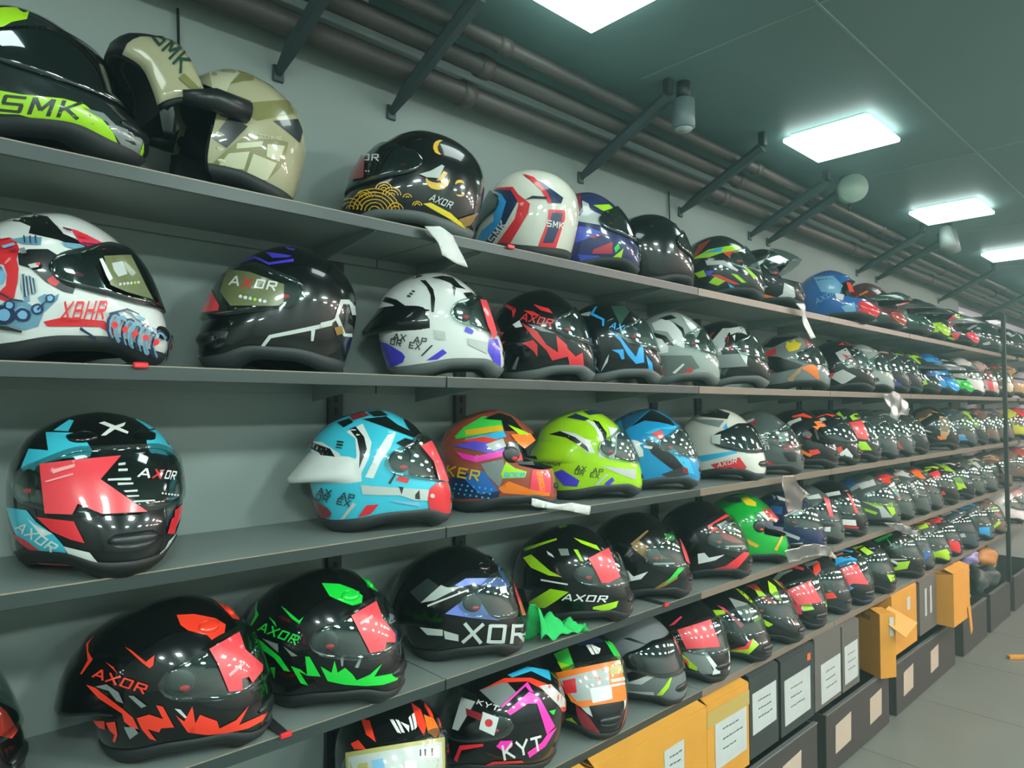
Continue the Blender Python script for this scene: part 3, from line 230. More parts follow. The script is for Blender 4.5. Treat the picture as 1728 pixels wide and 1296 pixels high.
('full_face_helmet','dark helmet with reflective visor between blue chin cover and green peaked helmet',2,[4.3785,1.4064,1.6526],-1.217,0.91,1.048,0,'dgry','clear',{},[-0.043,-0.998,-0.044],[('s','gry2',[40,-57,83,-51,89,-70,49,-79]),('s','lime',[-32,92,19,104,58,92,51,91,13,99,-18,79]),('s','lgry',[-53,-5,-15,-16,16,-24,-2,-33,-49,-22]),('s','dgry',[-75,39,-34,68,8,89,13,76,-27,61,-57,30]),('s','gry2',[-87,-47,-20,-61,48,-79,53,-68,-13,-49,-66,-32])]),
('off_road_helmet','dark green peaked helmet with thin lime edge,second shelf',2,[4.6633,1.4072,1.6526],-1.324,0.873,1.068,0.03,'dgrn2','none',{'peak': (-14,'dgry',0.1)},[0.047,-0.998,-0.042],[('s','lime',[34,-54,84,-47,93,-69,43,-80]),('s','lime',[-27,92,22,108,58,97,53,89,11,92,-21,83]),('s','lime',[-53,0,-15,-17,19,-31,-3,-30,-51,-18]),('s','gry2',[-78,40,-42,71,6,86,18,78,-22,54,-58,26]),('s','lime',[-94,-49,-20,-60,45,-86,53,-70,-5,-44,-70,-36]),('s','lime',[-11,117,32,90,73,39,40,60])]),
('off_road_helmet','blue peaked helmet with yellow stripe,second shelf',2,[4.9446,1.4061,1.6526],-1.343,0.975,1.088,0.03,'blue3','none',{'chinp': 'blue','peak': (-14,'gry',0.1)},[0.049,-0.998,-0.041],[('s','blue',[-28,94,21,103,61,96,53,85,14,99,-15,83]),('s','yel',[-53,0,-23,-9,18,-31,-1,-34,-46,-20]),('s','blue',[-78,40,-37,64,8,85,13,82,-19,58,-55,25]),('s','gry2',[-93,-47,-16,-57,45,-82,59,-73,-9,-41,-65,-34]),('s','blue',[-3,102,113,68,157,-8,66,-6]),('s','yel',[32,80,85,47,67,48]),('s','blue',[48,-34,126,-56,109,-108,47,-86])]),
('off_road_helmet','black peaked helmet with bright green chin,second shelf',2,[5.3,1.4089,1.6526],-1.361,0.956,1.096,0.03,'blk','none',{'chinp': 'grn','peak': (-14,'dgry',0.1)},[0.05,-0.998,-0.038],[('s','lgry',[41,-53,80,-51,91,-67,51,-77]),('s','gry2',[-31,94,15,109,56,92,56,92,12,94,-18,79]),('s','gry2',[-59,-7,-18,-10,18,-27,-4,-32,-51,-16]),('s','dgry',[-78,38,-35,69,10,87,18,79,-21,59,-57,24]),('s','grn',[-91,-51,-16,-56,50,-85,53,-75,-13,-43,-69,-36]),('s','grn',[37,-71,70,-26,155,-39,125,-106])]),
('full_face_helmet','white helmet with red crown spot,second shelf near the end post',2,[5.7032,1.4063,1.6526],-1.329,0.975,1.123,0,'wht','clear',{},[-0.0,-0.999,-0.036],[('s','wht',[-28,90,20,106,61,96,52,91,10,94,-19,85]),('s','wht',[-55,0,-16,-10,23,-32,-4,-33,-44,-20]),('s','wht',[-77,42,-41,69,11,86,12,79,-25,61,-56,27]),('s','wht',[-87,-45,-15,-60,51,-81,54,-69,-7,-44,-63,-37]),('s','wht',[31,74,119,73,165,-22,106,-32]),('s','redor',[109,73,159,85,159,46,123,47]),('s','wht',[23,-76,58,-7,76,-89])]),
('full_face_helmet','pale pink and white helmet nearest the end post on the second shelf',2,[6.1257,1.407,1.6526],-1.345,0.97,1.121,0,'pink3','clear',{},[-0.0,-0.999,-0.034],[('s','lgry',[34,-57,77,-50,93,-67,43,-80]),('s','lgry',[-31,92,15,106,53,91,49,87,12,92,-15,85]),('s','wht',[-56,-5,-21,-11,19,-26,2,-38,-48,-19]),('s','gry2',[-77,38,-38,66,6,89,13,76,-21,56,-60,32]),('s','redpk',[-93,-47,-21,-62,48,-87,54,-73,-8,-47,-69,-35]),('s','redpk',[71,53,107,53,124,-82,94,-94]),('s','wht',[106,16,132,3,124,-82])]),
('full_face_helmet','brown helmet with cream front just past the end post,second shelf',2,[6.5694,1.4016,1.6526],-1.361,0.977,1.138,0,'brown','clear',{},[-0.0,-0.999,-0.032],[('s','lgry',[38,-56,80,-50,91,-69,48,-80]),('s','redor',[-24,87,15,102,59,96,49,92,11,96,-15,87]),('s','gry2',[-61,-7,-18,-17,15,-28,4,-31,-47,-24]),('s','gry2',[-76,42,-41,71,5,87,10,79,-26,55,-62,27]),('s','lgry',[-89,-53,-23,-60,48,-79,61,-68,-8,-49,-64,-36]),('s','red',[52,2,95,21,104,-18]),('s','pale',[106,40,148,0,151,-91,103,-116])]),
('full_face_helmet','plain tan helmet at the right frame edge,second shelf',2,[7.039,1.4007,1.6526],-1.374,0.974,1.142,0,'tan','none',{},[0.0,-1.0,-0.03],[('s','gry2',[36,-55,83,-47,89,-66,43,-77]),('s','dgry',[-28,89,22,105,59,95,48,93,15,93,-23,79]),('s','orange',[-57,-3,-21,-9,19,-30,4,-36,-51,-21]),('s','gry2',[-76,36,-37,64,11,90,15,76,-20,61,-60,27]),('s','gry2',[-90,-48,-20,-56,46,-84,54,-73,-9,-42,-64,-34])]),
('full_face_helmet','black and light blue helmet facing forward with red sheet on its visor',3,[0.2994,1.3942,1.308],-1.466,1.054,1.046,0,'blk','clear',{'trim': 'blk2','brow': 'blk'},[0.946,-0.309,0.098],[('s','lblue',[-98,66,-70,61,-76,93,-26,88,-9,58,-12,48,-49,47,-79,39,-95,22,-107,35]),('s','lblue',[-44,114,-37,112,-44,92,-65,95]),('s','lblue',[69,88,83,74,98,56,106,47,75,53,72,74]),('s','lblue',[-129,-26,-96,-32,-82,-51,-58,-71,-45,-88,-34,-118,-37,-137,-80,-107,-111,-75]),('s','wht',[-96,-43,-85,-54,-59,-70,-74,-74]),('s','red',[-82,-43,-31,-53,-16,-87,-35,-80,-61,-66]),('s','red',[-121,-68,-105,-85,-75,-108,-32,-137,-27,-124,-66,-105,-99,-78]),('s','wht',[-44,-90,-9,-102,12,-133,-3,-132,-27,-122]),('s','red',[120,-55,112,-88,100,-85,107,-62]),('s','wht',[110,-95,115,-123,97,-142,81,-132,89,-115]),('s','wht',[-1,105,7,108,23,100,43,89,41,85,21,94]),('s','wht',[2,82,15,96,39,107,36,100,21,92,9,82]),('s','wht','AXOR',[-112,-61,-57,-101,-104,-48],0.25),('v','redst',[-79,39,31,47,3,10,69,-46,6,-44,-26,-26,-33,-42,-69,-38]),('v','wht','A',[55,11,75,8,56,26],0.25),('v','red','X',[76,8,93,6,78,23],0.25),('v','wht','OR',[94,6,115,3,96,21],0.25),('v','lgry',[13,10,45,10,45,6,13,7]),('v','lgry',[26,3,48,2,48,-1,27,-1]),('v','lgry',[27,34,37,35,37,31,27,30]),('v','lgry',[27,25,40,25,40,21,27,21]),('v','lgry',[34,-10,54,-10,54,-13,37,-13]),('v','lgry',[48,-27,79,-28,79,-30,49,-30]),('v','lgry',[38,-18,56,-19,56,-21,40,-21]),('v','lgry',[92,-18,92,-20,90,-20,89,-18,90,-17,92,-17]),('v','lgry',[97,-19,96,-21,95,-21,94,-19,95,-18,96,-18]),('v','lgry',[102,-20,101,-22,99,-22,99,-20,99,-19,101,-19]),('v','lgry',[107,-21,106,-23,104,-23,103,-21,104,-20,106,-20]),('v','lgry',[112,-23,111,-24,109,-24,108,-22,109,-21,111,-21]),('v','lgry',[117,-24,116,-25,114,-25,113,-23,114,-22,116,-22]),('v','pink2',[-61,28,-31,35,-31,30,-59,22]),('v','pink2',[-69,11,-33,21,-33,18,-68,9])]),
('full_face_helmet','light blue helmet with white wing spoiler and red chin,third shelf',3,[0.8697,1.3904,1.308],-0.625,1.076,1.06,0,'lblue','clear',{'spo': ('wht',0.035),'trim': 'dgry'},[0.066,-0.994,0.085],[('s','wht',[-175,25,-159,49,-140,58,-119,54,-81,29,-70,9,-87,-5,-126,13,-157,30]),('s','blk',[-159,47,-146,56,-100,39,-80,6,-87,-5,-106,7,-126,32]),('s','wht',[-66,75,-32,93,-12,51,-18,17,-36,-20,-59,-14,-43,22,-47,60]),('s','blk',[-60,81,-47,87,-28,63,-22,37,-38,-5,-37,30,-43,59]),('s','wht',[22,67,40,72,27,38,7,9,-8,-26,-25,-23,-6,17,6,42]),('s','dred',[-63,115,-33,124,-17,113,-53,101]),('s','blk',[-89,98,-62,107,-52,97,-73,85]),('s','blk',[-22,121,6,126,24,113,-7,109]),('s','blk',[-32,103,19,110,44,90,89,69,80,61,23,82]),('s','blk',[58,107,78,99,112,56,91,52,66,86]),('s','blk',[39,49,60,60,79,55,82,33,60,37]),('s','red',[39,-31,47,-22,69,-29,64,-38]),('s','dgry',[23,-37,37,-15,40,-18,28,-39]),('s','lgry',[-34,-39,-6,-43,-6,-61,-30,-59]),('s','lgry',[-6,-42,116,-54,116,-78,81,-75,48,-63,-6,-61]),('s','dgry',[45,-44,56,-46,52,-62]),('s','dgry',[81,-63,90,-53,92,-74,81,-72]),('s','red',[112,-54,130,-40,159,-38,165,-68,166,-119,117,-103,109,-74]),('s','dred',[-162,-59,-147,-65,-104,-88,-95,-99,-100,-109,-131,-114,-146,-87]),('s','red',[-40,-108,-22,-82,4,-81,-13,-101]),('s','lgry',[-77,-113,-50,-76,-43,-80,-67,-110]),('s','lblue3',[23,-72,90,-80,94,-89,39,-78]),('s','dgry',[-84,55,-70,53,-70,50,-85,52]),('s','dgry',[-85,49,-71,47,-72,43,-86,45]),('s','dgry',[-86,42,-73,40,-73,38,-87,40]),('s','dgry','AX AP',[-125,-57,-48,-73,-122,-43],0),('s','dgry','OR EX',[-131,-70,-57,-85,-127,-56],0),('s','dgry','OR',[-168,-44,-155,-47,-164,-30],0.25),('v','redst',[92,42,120,54,142,7,158,-38,134,-34,121,8]),('s','lgry',[124,-67,123,-71,119,-72,115,-70,113,-67,115,-63,119,-62,122,-64])]),
('modular_helmet','multicoloured cartoon print helmet with open face and pink band,third shelf',3,[1.2507,1.4041,1.308],-0.828,1.04,1.052,0,'rust2','none',{'trim': 'dgry'},[0.1,-0.992,0.074],[('s','rust',[-150,31,-106,76,-40,117,11,130,-19,105,-100,60,-131,20]),('s','navy',[-144,-67,-78,-34,13,-87,8,-101,-99,-106,-138,-98]),('s','sblue',[-58,-29,-29,-34,11,-83,-38,-93,-78,-54]),('s','gry',[-36,-15,20,-3,28,-29,11,-74,-19,-44]),('s','lime',[15,-40,28,-10,51,-26,81,-35,76,-50,20,-52]),('s','orange',[8,-76,35,-59,90,-80,143,-91,143,-100,20,-89]),('s','redpk',[95,-31,145,-32,146,-92,89,-80]),('s','orange',[105,-35,121,-35,131,-85,116,-85]),('s','grn2',[-105,55,-80,80,-30,109,16,97,21,73,-39,58,-99,49]),('s','gold',[-79,71,16,84,22,68,-74,58]),('s','sky',[-79,48,21,69,29,54,-29,38]),('s','redor',[-89,44,-29,54,20,44,-29,32]),('s','blk',[-29,100,11,118,43,107,72,70,26,68,16,96]),('s','pblue',[-110,32,-4,9,26,19,20,34,-53,43]),('s','lgry',[-24,34,20,49,28,29,-4,17]),('s','pink',[-99,16,-48,4,31,22,20,4,-48,-11,-83,-1]),('s','orange',[40,59,92,63,105,45,75,23,55,38]),('s','lime',[33,84,71,70,92,60,61,59]),('s','dgry',[31,39,55,42,71,-10,96,-9,101,-19,60,-16,35,8]),('s','red',[52,9,65,12,70,-5,57,-8]),('s','gold','KER',[-128,-44,-42,-58,-122,-18],0),('s','sky','BOOM',[23,-49,75,-50,23,-36],0),('s','sky',[-96,-67,-97,-69,-100,-70,-102,-67,-100,-64,-97,-64]),('s','sky',[-100,-78,-102,-81,-105,-81,-106,-78,-105,-76,-101,-75]),('s','sky',[-104,-89,-106,-92,-109,-92,-111,-90,-109,-87,-106,-87]),('s','sky',[-80,-68,-82,-71,-85,-71,-86,-69,-85,-66,-82,-66]),('s','sky',[-84,-79,-86,-82,-89,-82,-91,-80,-89,-77,-86,-77]),('s','sky',[-89,-91,-90,-93,-93,-93,-95,-91,-93,-88,-90,-88]),('s','sky',[-65,-70,-67,-73,-70,-73,-71,-70,-70,-68,-67,-68]),('s','sky',[-69,-81,-71,-84,-74,-84,-75,-81,-74,-79,-71,-79]),('s','sky',[-73,-92,-75,-95,-78,-95,-79,-92,-78,-90,-75,-90]),('s','sky',[-50,-72,-52,-75,-55,-75,-56,-72,-55,-69,-52,-69]),('s','sky',[-54,-83,-56,-85,-59,-85,-60,-83,-59,-80,-56,-80]),('s','sky',[-58,-94,-60,-96,-63,-97,-64,-94,-63,-91,-60,-91]),('s','sky',[-35,-74,-37,-76,-40,-76,-41,-74,-40,-71,-37,-71]),('s','sky',[-39,-85,-41,-87,-44,-87,-45,-85,-44,-82,-41,-82]),('s','sky',[-43,-96,-45,-98,-48,-98,-49,-96,-48,-93,-45,-93]),('s','sky',[-21,-76,-22,-78,-25,-78,-27,-76,-25,-73,-22,-73]),('s','sky',[-25,-87,-26,-89,-29,-89,-31,-87,-29,-84,-26,-84]),('s','sky',[-29,-97,-30,-100,-33,-100,-35,-98,-33,-95,-30,-95]),('s','sky',[-6,-78,-7,-80,-10,-80,-12,-78,-10,-75,-7,-75]),('s','sky',[-10,-89,-11,-91,-14,-91,-16,-89,-14,-86,-11,-86]),('s','sky',[-14,-99,-15,-102,-18,-102,-20,-99,-18,-97,-15,-97])]),
('full_face_helmet','lime green helmet with white and black bands on the third shelf',3,[1.6182,1.3946,1.308],-0.784,1.057,1.057,0,'lime','clear',{'spo': ('lime',0.02),'trim': 'dgry'},[-0.075,-0.995,0.065],[('s','wht',[-76,62,-31,53,9,31,26,-3,5,-3,-25,26]),('s','blk',[-110,51,-76,60,-31,42,3,15,9,-3,-20,19,-59,41]),('s','wht',[-3,95,31,84,60,38,54,-19,35,-13,43,32,25,71]),('s','blk',[20,93,37,89,60,55,57,17,46,54]),('s','wht',[65,73,93,70,87,-1,76,-25,65,-18,75,27]),('s','navy',[-57,101,-31,114,10,97,-3,90]),('s','navy',[-8,122,39,129,57,116,9,108]),('s','pur',[-97,-62,-70,-52,-19,-83,-26,-101,-65,-99]),('s','pur',[52,-92,75,-73,82,-82,64,-98]),('s','lgry',[41,-40,146,-52,145,-82,97,-64]),('s','lgry',[25,-94,58,-63,63,-65,33,-96]),('s','dgry','AX AP',[-30,-52,47,-64,-27,-38],0),('s','dgry','OR EX',[-34,-64,36,-77,-31,-50],0),('s','dgry','AXOR',[-114,-38,-73,-43,-111,-23],0.25)]),
('full_face_helmet','bright blue and black helmet with white side fin,third shelf',3,[1.9473,1.3957,1.308],-0.908,1.041,1.055,0,'blue4','clear',{'spo': ('wht',0.015),'trim': 'dgry'},[-0.041,-0.997,0.058],[('s','dblue',[-93,95,-51,126,5,130,-49,78,-80,51]),('s','blk',[-60,66,9,127,68,95,85,72,31,83,-13,88]),('s','sky',[-14,47,22,62,95,73,103,58,39,61,4,42]),('s','blk',[-14,25,21,21,100,-27,127,-72,99,-85,64,-63,8,-19]),('s','sky',[-10,39,26,35,127,-40,146,-86,126,-81,82,-28]),('s','red',[7,45,39,58,48,39,44,16]),('s','dgry',[38,-86,99,-63,127,-85,64,-99]),('s','dred',[104,-58,122,-67,126,-85,108,-80]),('s','wht',[-18,7,12,3,8,-5,-16,-1])]),
('full_face_helmet','white helmet with red chin and large black visor,third shelf',3,[2.4163,1.3959,1.308],-1.457,1.043,1.052,0,'cream','dark',{'trim': 'dgry'},[0.398,-0.916,0.05],[('s','blk',[-91,118,-26,132,35,111,24,88,-77,99]),('s','gry',[-112,89,14,83,-6,56,-71,72]),('s','blue',[8,52,21,74,26,49]),('s','blue',[41,51,64,75,82,39]),('s','sky',[-92,-53,51,-28,62,-8,56,-38,-67,-73]),('s','red',[-37,-82,65,-52,90,-88,79,-102,36,-88,-8,-107]),('s','red',[79,-25,107,-17,100,-36]),('s','dgry',[-94,-121,-18,-106,36,-89,74,-103,52,-129,-68,-131]),('s','wht','AXOR',[-12,-92,59,-71,-15,-76],0.25),('v','lgry',[-31,26,1,31,-2,-7,-32,-2])]),
('full_face_helmet','dark grey helmet with red side panel and white lettering,third shelf',3,[2.7106,1.3858,1.308],-1.127,1.033,1.025,0,'gry3','clear',{'spo': ('wht',0.02),'trim': 'dgry'},[0.029,-0.998,0.047],[('s','lgry',[42,30,105,41,111,2,46,-5]),('s','red',[-42,-79,20,-75,78,-102,83,-120,9,-110,-37,-95]),('s','blk',[82,-42,140,-41,134,-80,107,-81]),('s','dred',[-62,72,-20,89,-9,66,-46,60]),('s','lgry',[-57,77,-20,92,-20,83,-51,69]),('s','redpk',[82,-20,141,-8,140,-30,92,-31]),('v','lgry','SMK',[36,-32,22,34,10,-38],0),('s','wht','SMK',[-36,-89,26,-100,-32,-70],0.25)]),
('full_face_helmet','black helmet with small orange brow patch,third shelf',3,[3.0972,1.3978,1.308],-1.318,1.03,1.037,0,'blk','none',{},[0.17,-0.985,0.042],[('s','redor',[41,-53,78,-49,89,-65,49,-78]),('s','redor',[-27,95,23,109,55,94,55,86,14,94,-21,87]),('s','orange',[-58,-6,-17,-15,20,-32,-1,-35,-45,-16]),('s','lgry',[-73,34,-37,71,10,90,15,77,-22,61,-58,24]),('s','orange',[-91,-48,-17,-54,46,-83,57,-74,-9,-41,-62,-31]),('s','orange',[63,71,109,80,130,55,84,46]),('s','orange',[56,50,90,54,78,35])]),
('full_face_helmet','black helmet with white chevron chin,third shelf',3,[3.367,1.4009,1.308],-1.346,1.005,1.035,0,'blk','smoke',{},[0.168,-0.985,0.039],[('s','redor',[42,-59,78,-46,87,-70,50,-83]),('s','redor',[-30,88,21,105,59,98,50,89,18,100,-20,87]),('s','gry2',[-57,-4,-22,-14,15,-24,4,-37,-48,-17]),('s','lgry',[-75,40,-42,71,7,88,18,76,-23,60,-58,31]),('s','wht',[-86,-52,-20,-54,46,-84,61,-75,-7,-43,-70,-37]),('s','wht',[45,-99,101,-54,127,-89,121,-118,101,-112,94,-83,53,-115])]),
('full_face_helmet','dark helmet with lime patches and red visor sheet,third shelf',3,[3.6311,1.3992,1.308],-1.407,1.018,1.046,0,'dark','clear',{},[0.203,-0.979,0.036],[('s','gry2',[-78,36,-34,72,9,89,11,79,-26,57,-54,28]),('s','lgry',[-87,-46,-21,-60,51,-83,57,-70,-9,-48,-66,-31]),('s','lime',[-43,96,-23,114,-2,83,-23,81]),('s','lime',[23,90,57,109,70,77,36,67]),('s','lime',[41,-33,92,-35,119,-76,72,-76]),('s','red',[40,-77,80,-82,72,-106,46,-106]),('v','redst',[-10,52,76,69,107,-3,99,-26,15,-13])]),
('full_face_helmet','grey helmet with orange lower edge,third shelf',3,[3.9004,1.4015,1.308],-1.309,1.005,1.023,0,'gry3','clear',{},[0.083,-0.996,0.035],[('s','dgry',[34,-59,84,-51,94,-70,49,-79]),('s','dgry',[-28,94,17,106,54,99,51,91,10,94,-23,87]),('s','lgry',[-53,-7,-21,-10,23,-29,-1,-34,-50,-19]),('s','gry2',[-73,40,-42,67,8,90,16,83,-25,59,-58,30]),('s','dgrn',[-87,-50,-17,-56,48,-85,57,-74,-10,-41,-66,-31]),('s','orange',[50,-108,110,-97,111,-115,54,-117]),('s','dgrn',[60,-44,102,-76,87,-89])]),
('full_face_helmet','grey helmet with orange red chin,third shelf',3,[4.1645,1.4037,1.308],-1.294,0.982,1.02,0,'gry3','clear',{},[0.049,-0.998,0.033],[('s','redor',[41,-56,78,-46,88,-66,43,-80]),('s','gry2',[-32,90,19,103,57,99,49,90,13,97,-18,82]),('s','redor',[-58,-5,-16,-12,22,-26,-2,-34,-46,-21]),('s','gry2',[-79,37,-41,64,7,88,10,78,-27,55,-58,26]),('s','redor',[-94,-52,-22,-58,51,-86,58,-73,-6,-48,-63,-35]),('s','redor',[59,-41,107,-90,85,-109,63,-89])]),
('full_face_helmet','dark grey helmet with pale chin right of the orange red chin one,third shelf',3,[4.4219,1.4047,1.308],-1.308,0.979,1.018,0,'dgry','clear',{},[0.045,-0.999,0.031],[('s','gry2',[36,-57,78,-45,93,-65,43,-84]),('s','lgry',[-25,95,21,107,60,96,49,91,11,97,-15,80]),('s','lgry',[-59,-2,-20,-14,22,-24,4,-32,-47,-16]),('s','sblue',[-74,35,-34,67,8,90,10,83,-21,55,-60,32]),('s','dgry',[-92,-47,-19,-57,47,-85,61,-70,-8,-49,-68,-37]),('s','lgry',[61,-64,83,-80,80,-116,57,-106])]),
('full_face_helmet','black helmet with tan brown front,third shelf',3,[5.0161,1.4036,1.308],-1.291,0.997,1.09,0,'blk','clear',{},[-0.007,-1.0,0.026],[('s','orange',[41,-53,84,-53,94,-70,49,-81]),('s','tan',[-31,91,17,106,55,93,48,92,17,99,-19,79]),('s','lgry',[-57,-8,-19,-14,20,-31,1,-32,-45,-18]),('s','tan',[-72,40,-35,71,7,91,18,81,-19,58,-56,29]),('s','dgry',[-88,-49,-15,-54,48,-86,58,-75,-13,-48,-65,-37]),('s','tan',[55,73,105,64,110,-28,83,-77,60,-49]),('s','brown',[-78,53,-65,91,0,120,24,110,-17,62])]),
('full_face_helmet','grey helmet with blue chin cover,third shelf',3,[5.4687,1.4054,1.308],-1.313,0.983,1.073,0,'gry3','clear',{},[-0.007,-1.0,0.024],[('s','gry2',[37,-57,78,-50,94,-69,45,-79]),('s','dgry',[-29,90,20,103,60,95,49,88,15,97,-23,83]),('s','blue',[-59,-2,-19,-16,18,-32,4,-32,-51,-16]),('s','blue',[-72,38,-35,65,8,84,14,77,-25,59,-60,27]),('s','gry2',[-94,-49,-22,-62,48,-84,55,-70,-7,-42,-70,-36]),('s','blue',[15,-81,73,-63,100,-87,96,-131,14,-128])]),
('full_face_helmet','dark helmet with lime crown near the end post,third shelf',3,[5.7743,1.4067,1.308],-1.326,0.973,1.053,0,'dark','clear',{},[-0.006,-1.0,0.024],[('s','gry2',[-28,93,17,108,61,93,55,91,18,98,-20,81]),('s','gry2',[-55,-2,-15,-17,19,-27,2,-33,-50,-20]),('s','gry2',[-75,39,-39,64,9,85,12,79,-19,53,-59,25]),('s','gry2',[-87,-52,-17,-54,45,-80,54,-72,-13,-46,-64,-37]),('s','lime',[-30,112,42,91,85,19,22,-15,-11,49]),('s','lime',[23,8,94,40,102,-2,40,-15]),('s','wht',[-3,59,41,55,32,34,6,33])]),
('full_face_helmet','brownish helmet right of the lime crowned one,third shelf',3,[6.1261,1.4078,1.308],-1.339,0.963,1.031,0,'brown2','clear',{},[-0.005,-1.0,0.023],[('s','orange',[36,-53,77,-47,88,-67,49,-77]),('s','redpk',[-24,89,17,107,55,91,56,93,15,97,-23,83]),('s','redpk',[-60,-5,-18,-16,23,-27,3,-34,-43,-23]),('s','lgry',[-77,34,-38,67,11,91,16,80,-23,53,-57,25]),('s','lgry',[-93,-51,-23,-58,46,-83,58,-73,-8,-47,-62,-37]),('s','redpk',[33,-67,69,-60,68,-93,41,-94])]),
('full_face_helmet','olive grey helmet,second from the end post on the third shelf',3,[6.3754,1.4083,1.308],-1.35,0.932,1.029,0,'gry3','clear',{},[-0.003,-1.0,0.022],[('s','gry2',[39,-59,78,-51,88,-69,47,-85]),('s','gry2',[-30,94,15,106,56,96,48,89,17,93,-23,84]),('s','lgry',[-53,-6,-19,-9,23,-32,2,-36,-47,-21]),('s','tan',[-75,34,-36,69,5,91,14,76,-20,53,-54,27]),('s','lgry',[-86,-51,-22,-61,50,-80,56,-71,-6,-43,-67,-33]),('s','tan',[-8,79,47,57,46,0])]),
('full_face_helmet','brown helmet with purple patch beside the end post,third shelf',3,[6.62,1.4085,1.308],-1.36,0.932,1.027,0,'brown2','clear',{},[-0.001,-1.0,0.021],[('s','pblue',[38,-61,77,-52,86,-64,47,-82]),('s','pblue',[-25,88,20,110,57,99,49,93,18,100,-23,83]),('s','orange',[-59,-5,-18,-10,18,-30,-2,-34,-48,-24]),('s','pblue',[-75,34,-39,67,7,91,11,82,-20,57,-56,29]),('s','lime',[-88,-46,-18,-55,47,-82,59,-76,-5,-42,-68,-37]),('s','pblue',[62,-50,109,-49,118,-96,71,-96]),('s','orange',[33,-97,52,-97,52,-127])]),
('full_face_helmet','black and red helmet almost outside the left frame edge,fourth shelf',4,[0.0377,1.4163,0.965],-0.375,1.032,1.049,0,'blk','clear',{},[0.323,-0.89,0.323],[('s','redor',[52,30,109,5,124,-10,132,-18,149,-51,139,-60,123,-52,75,-29])]),
('full_face_helmet','black helmet with orange red flame graphics and red visor sheet,fourth shelf left',4,[0.4343,1.375,0.965],-0.72,1.039,1.029,0,'blk','clear',{'spo': ('blk',0.055,1),'brow': 'redor'},[0.382,-0.867,0.32],[('s','redor',[-6,87,23,85,58,74,76,61,73,46,51,36,44,45,13,57,1,68]),('s','redor',[-149,60,-138,73,-145,60,-144,47,-135,32,-151,11,-154,11,-143,32]),('s','redor',[-85,45,-75,38,-51,15,-38,24,-40,8,-45,4,-57,15]),('s','redor',[-114,25,-101,15,-93,2,-98,8]),('s','redor',[-143,-7,-128,-14,-85,-53,-69,-69,-60,-89,-70,-86,-82,-74,-85,-61,-122,-32]),('s','redor',[-135,-67,-113,-69,-112,-83,-122,-80]),('s','redor',[-111,-72,-96,-72,-92,-94,-96,-106,-100,-103,-97,-93,-104,-86]),('s','redor',[-63,-71,-44,-68,-23,-79,-34,-55,-24,-59,-6,-95,-26,-93,-29,-99,-46,-91,-33,-112,-43,-107,-55,-90]),('s','redor',[-4,-76,9,-88,21,-66,26,-94,33,-82,42,-87,60,-97,64,-110,91,-102,112,-83,96,-111,149,-101,137,-114,112,-120,77,-120,46,-117,15,-107]),('s','gry',[-128,-12,-110,-11,-91,-26,-83,-45,-94,-39,-106,-22]),('s','gry',[-76,-34,-68,-35,-48,-54,-56,-56]),('s','gry',[-82,-82,-67,-84,-60,-95,-73,-103]),('s','lgry',[-6,-65,3,-68,13,-82,10,-83]),('s','redor','AXOR',[-133,4,-49,-36,-129,18],0.25),('v','redst',[46,21,98,44,107,12,139,-19,138,-29,118,-46,112,-35,100,-36,100,-55,78,-53,59,-4]),('v','pink2',[77,-25,102,-7,105,-12,80,-29])]),
('full_face_helmet','black helmet with green flame graphics and red visor sheet,fourth shelf',4,[0.7397,1.376,0.965],-0.943,1.051,1.043,0,'blk','clear',{'spo': ('blk',0.035,1),'brow': 'grn'},[0.416,-0.86,0.296],[('s','grn',[-14,92,22,88,53,75,70,61,67,46,48,42,29,50,2,64]),('s','grn',[-14,-68,7,-82,13,-60,19,-83,33,-75,48,-89,56,-101,82,-93,107,-75,91,-98,147,-96,140,-111,110,-116,75,-114,33,-107,0,-97]),('s','gry',[24,-55,31,-54,29,-72,26,-71]),('s','gry',[52,-76,63,-57,67,-58,59,-78]),('s','grn',[-151,67,-144,67,-145,51,-139,39,-152,20,-157,19,-147,40]),('s','grn',[-93,52,-86,47,-56,21,-47,28,-55,14,-71,26]),('s','grn',[-147,-2,-129,-14,-92,-45,-72,-74,-84,-71,-104,-46,-133,-26]),('s','grn',[-131,-61,-117,-62,-119,-72]),('s','grn',[-112,-63,-101,-64,-103,-87]),('s','grn',[-70,-63,-51,-71,-39,-82,-43,-47,-35,-48,-13,-87,-39,-83,-54,-75,-37,-102,-51,-97]),('s','gry',[-129,-7,-96,-20,-95,-36]),('s','gry',[-85,-25,-57,-45,-69,-45]),('s','grn',[-116,33,-103,22,-99,11]),('s','grn','AXOR',[-139,9,-58,-25,-132,25],0.25),('v','redst',[44,22,97,48,109,12,136,-21,135,-37,115,-35,111,-49,82,-52]),('v','pink2',[61,8,87,21,88,15,63,3])]),
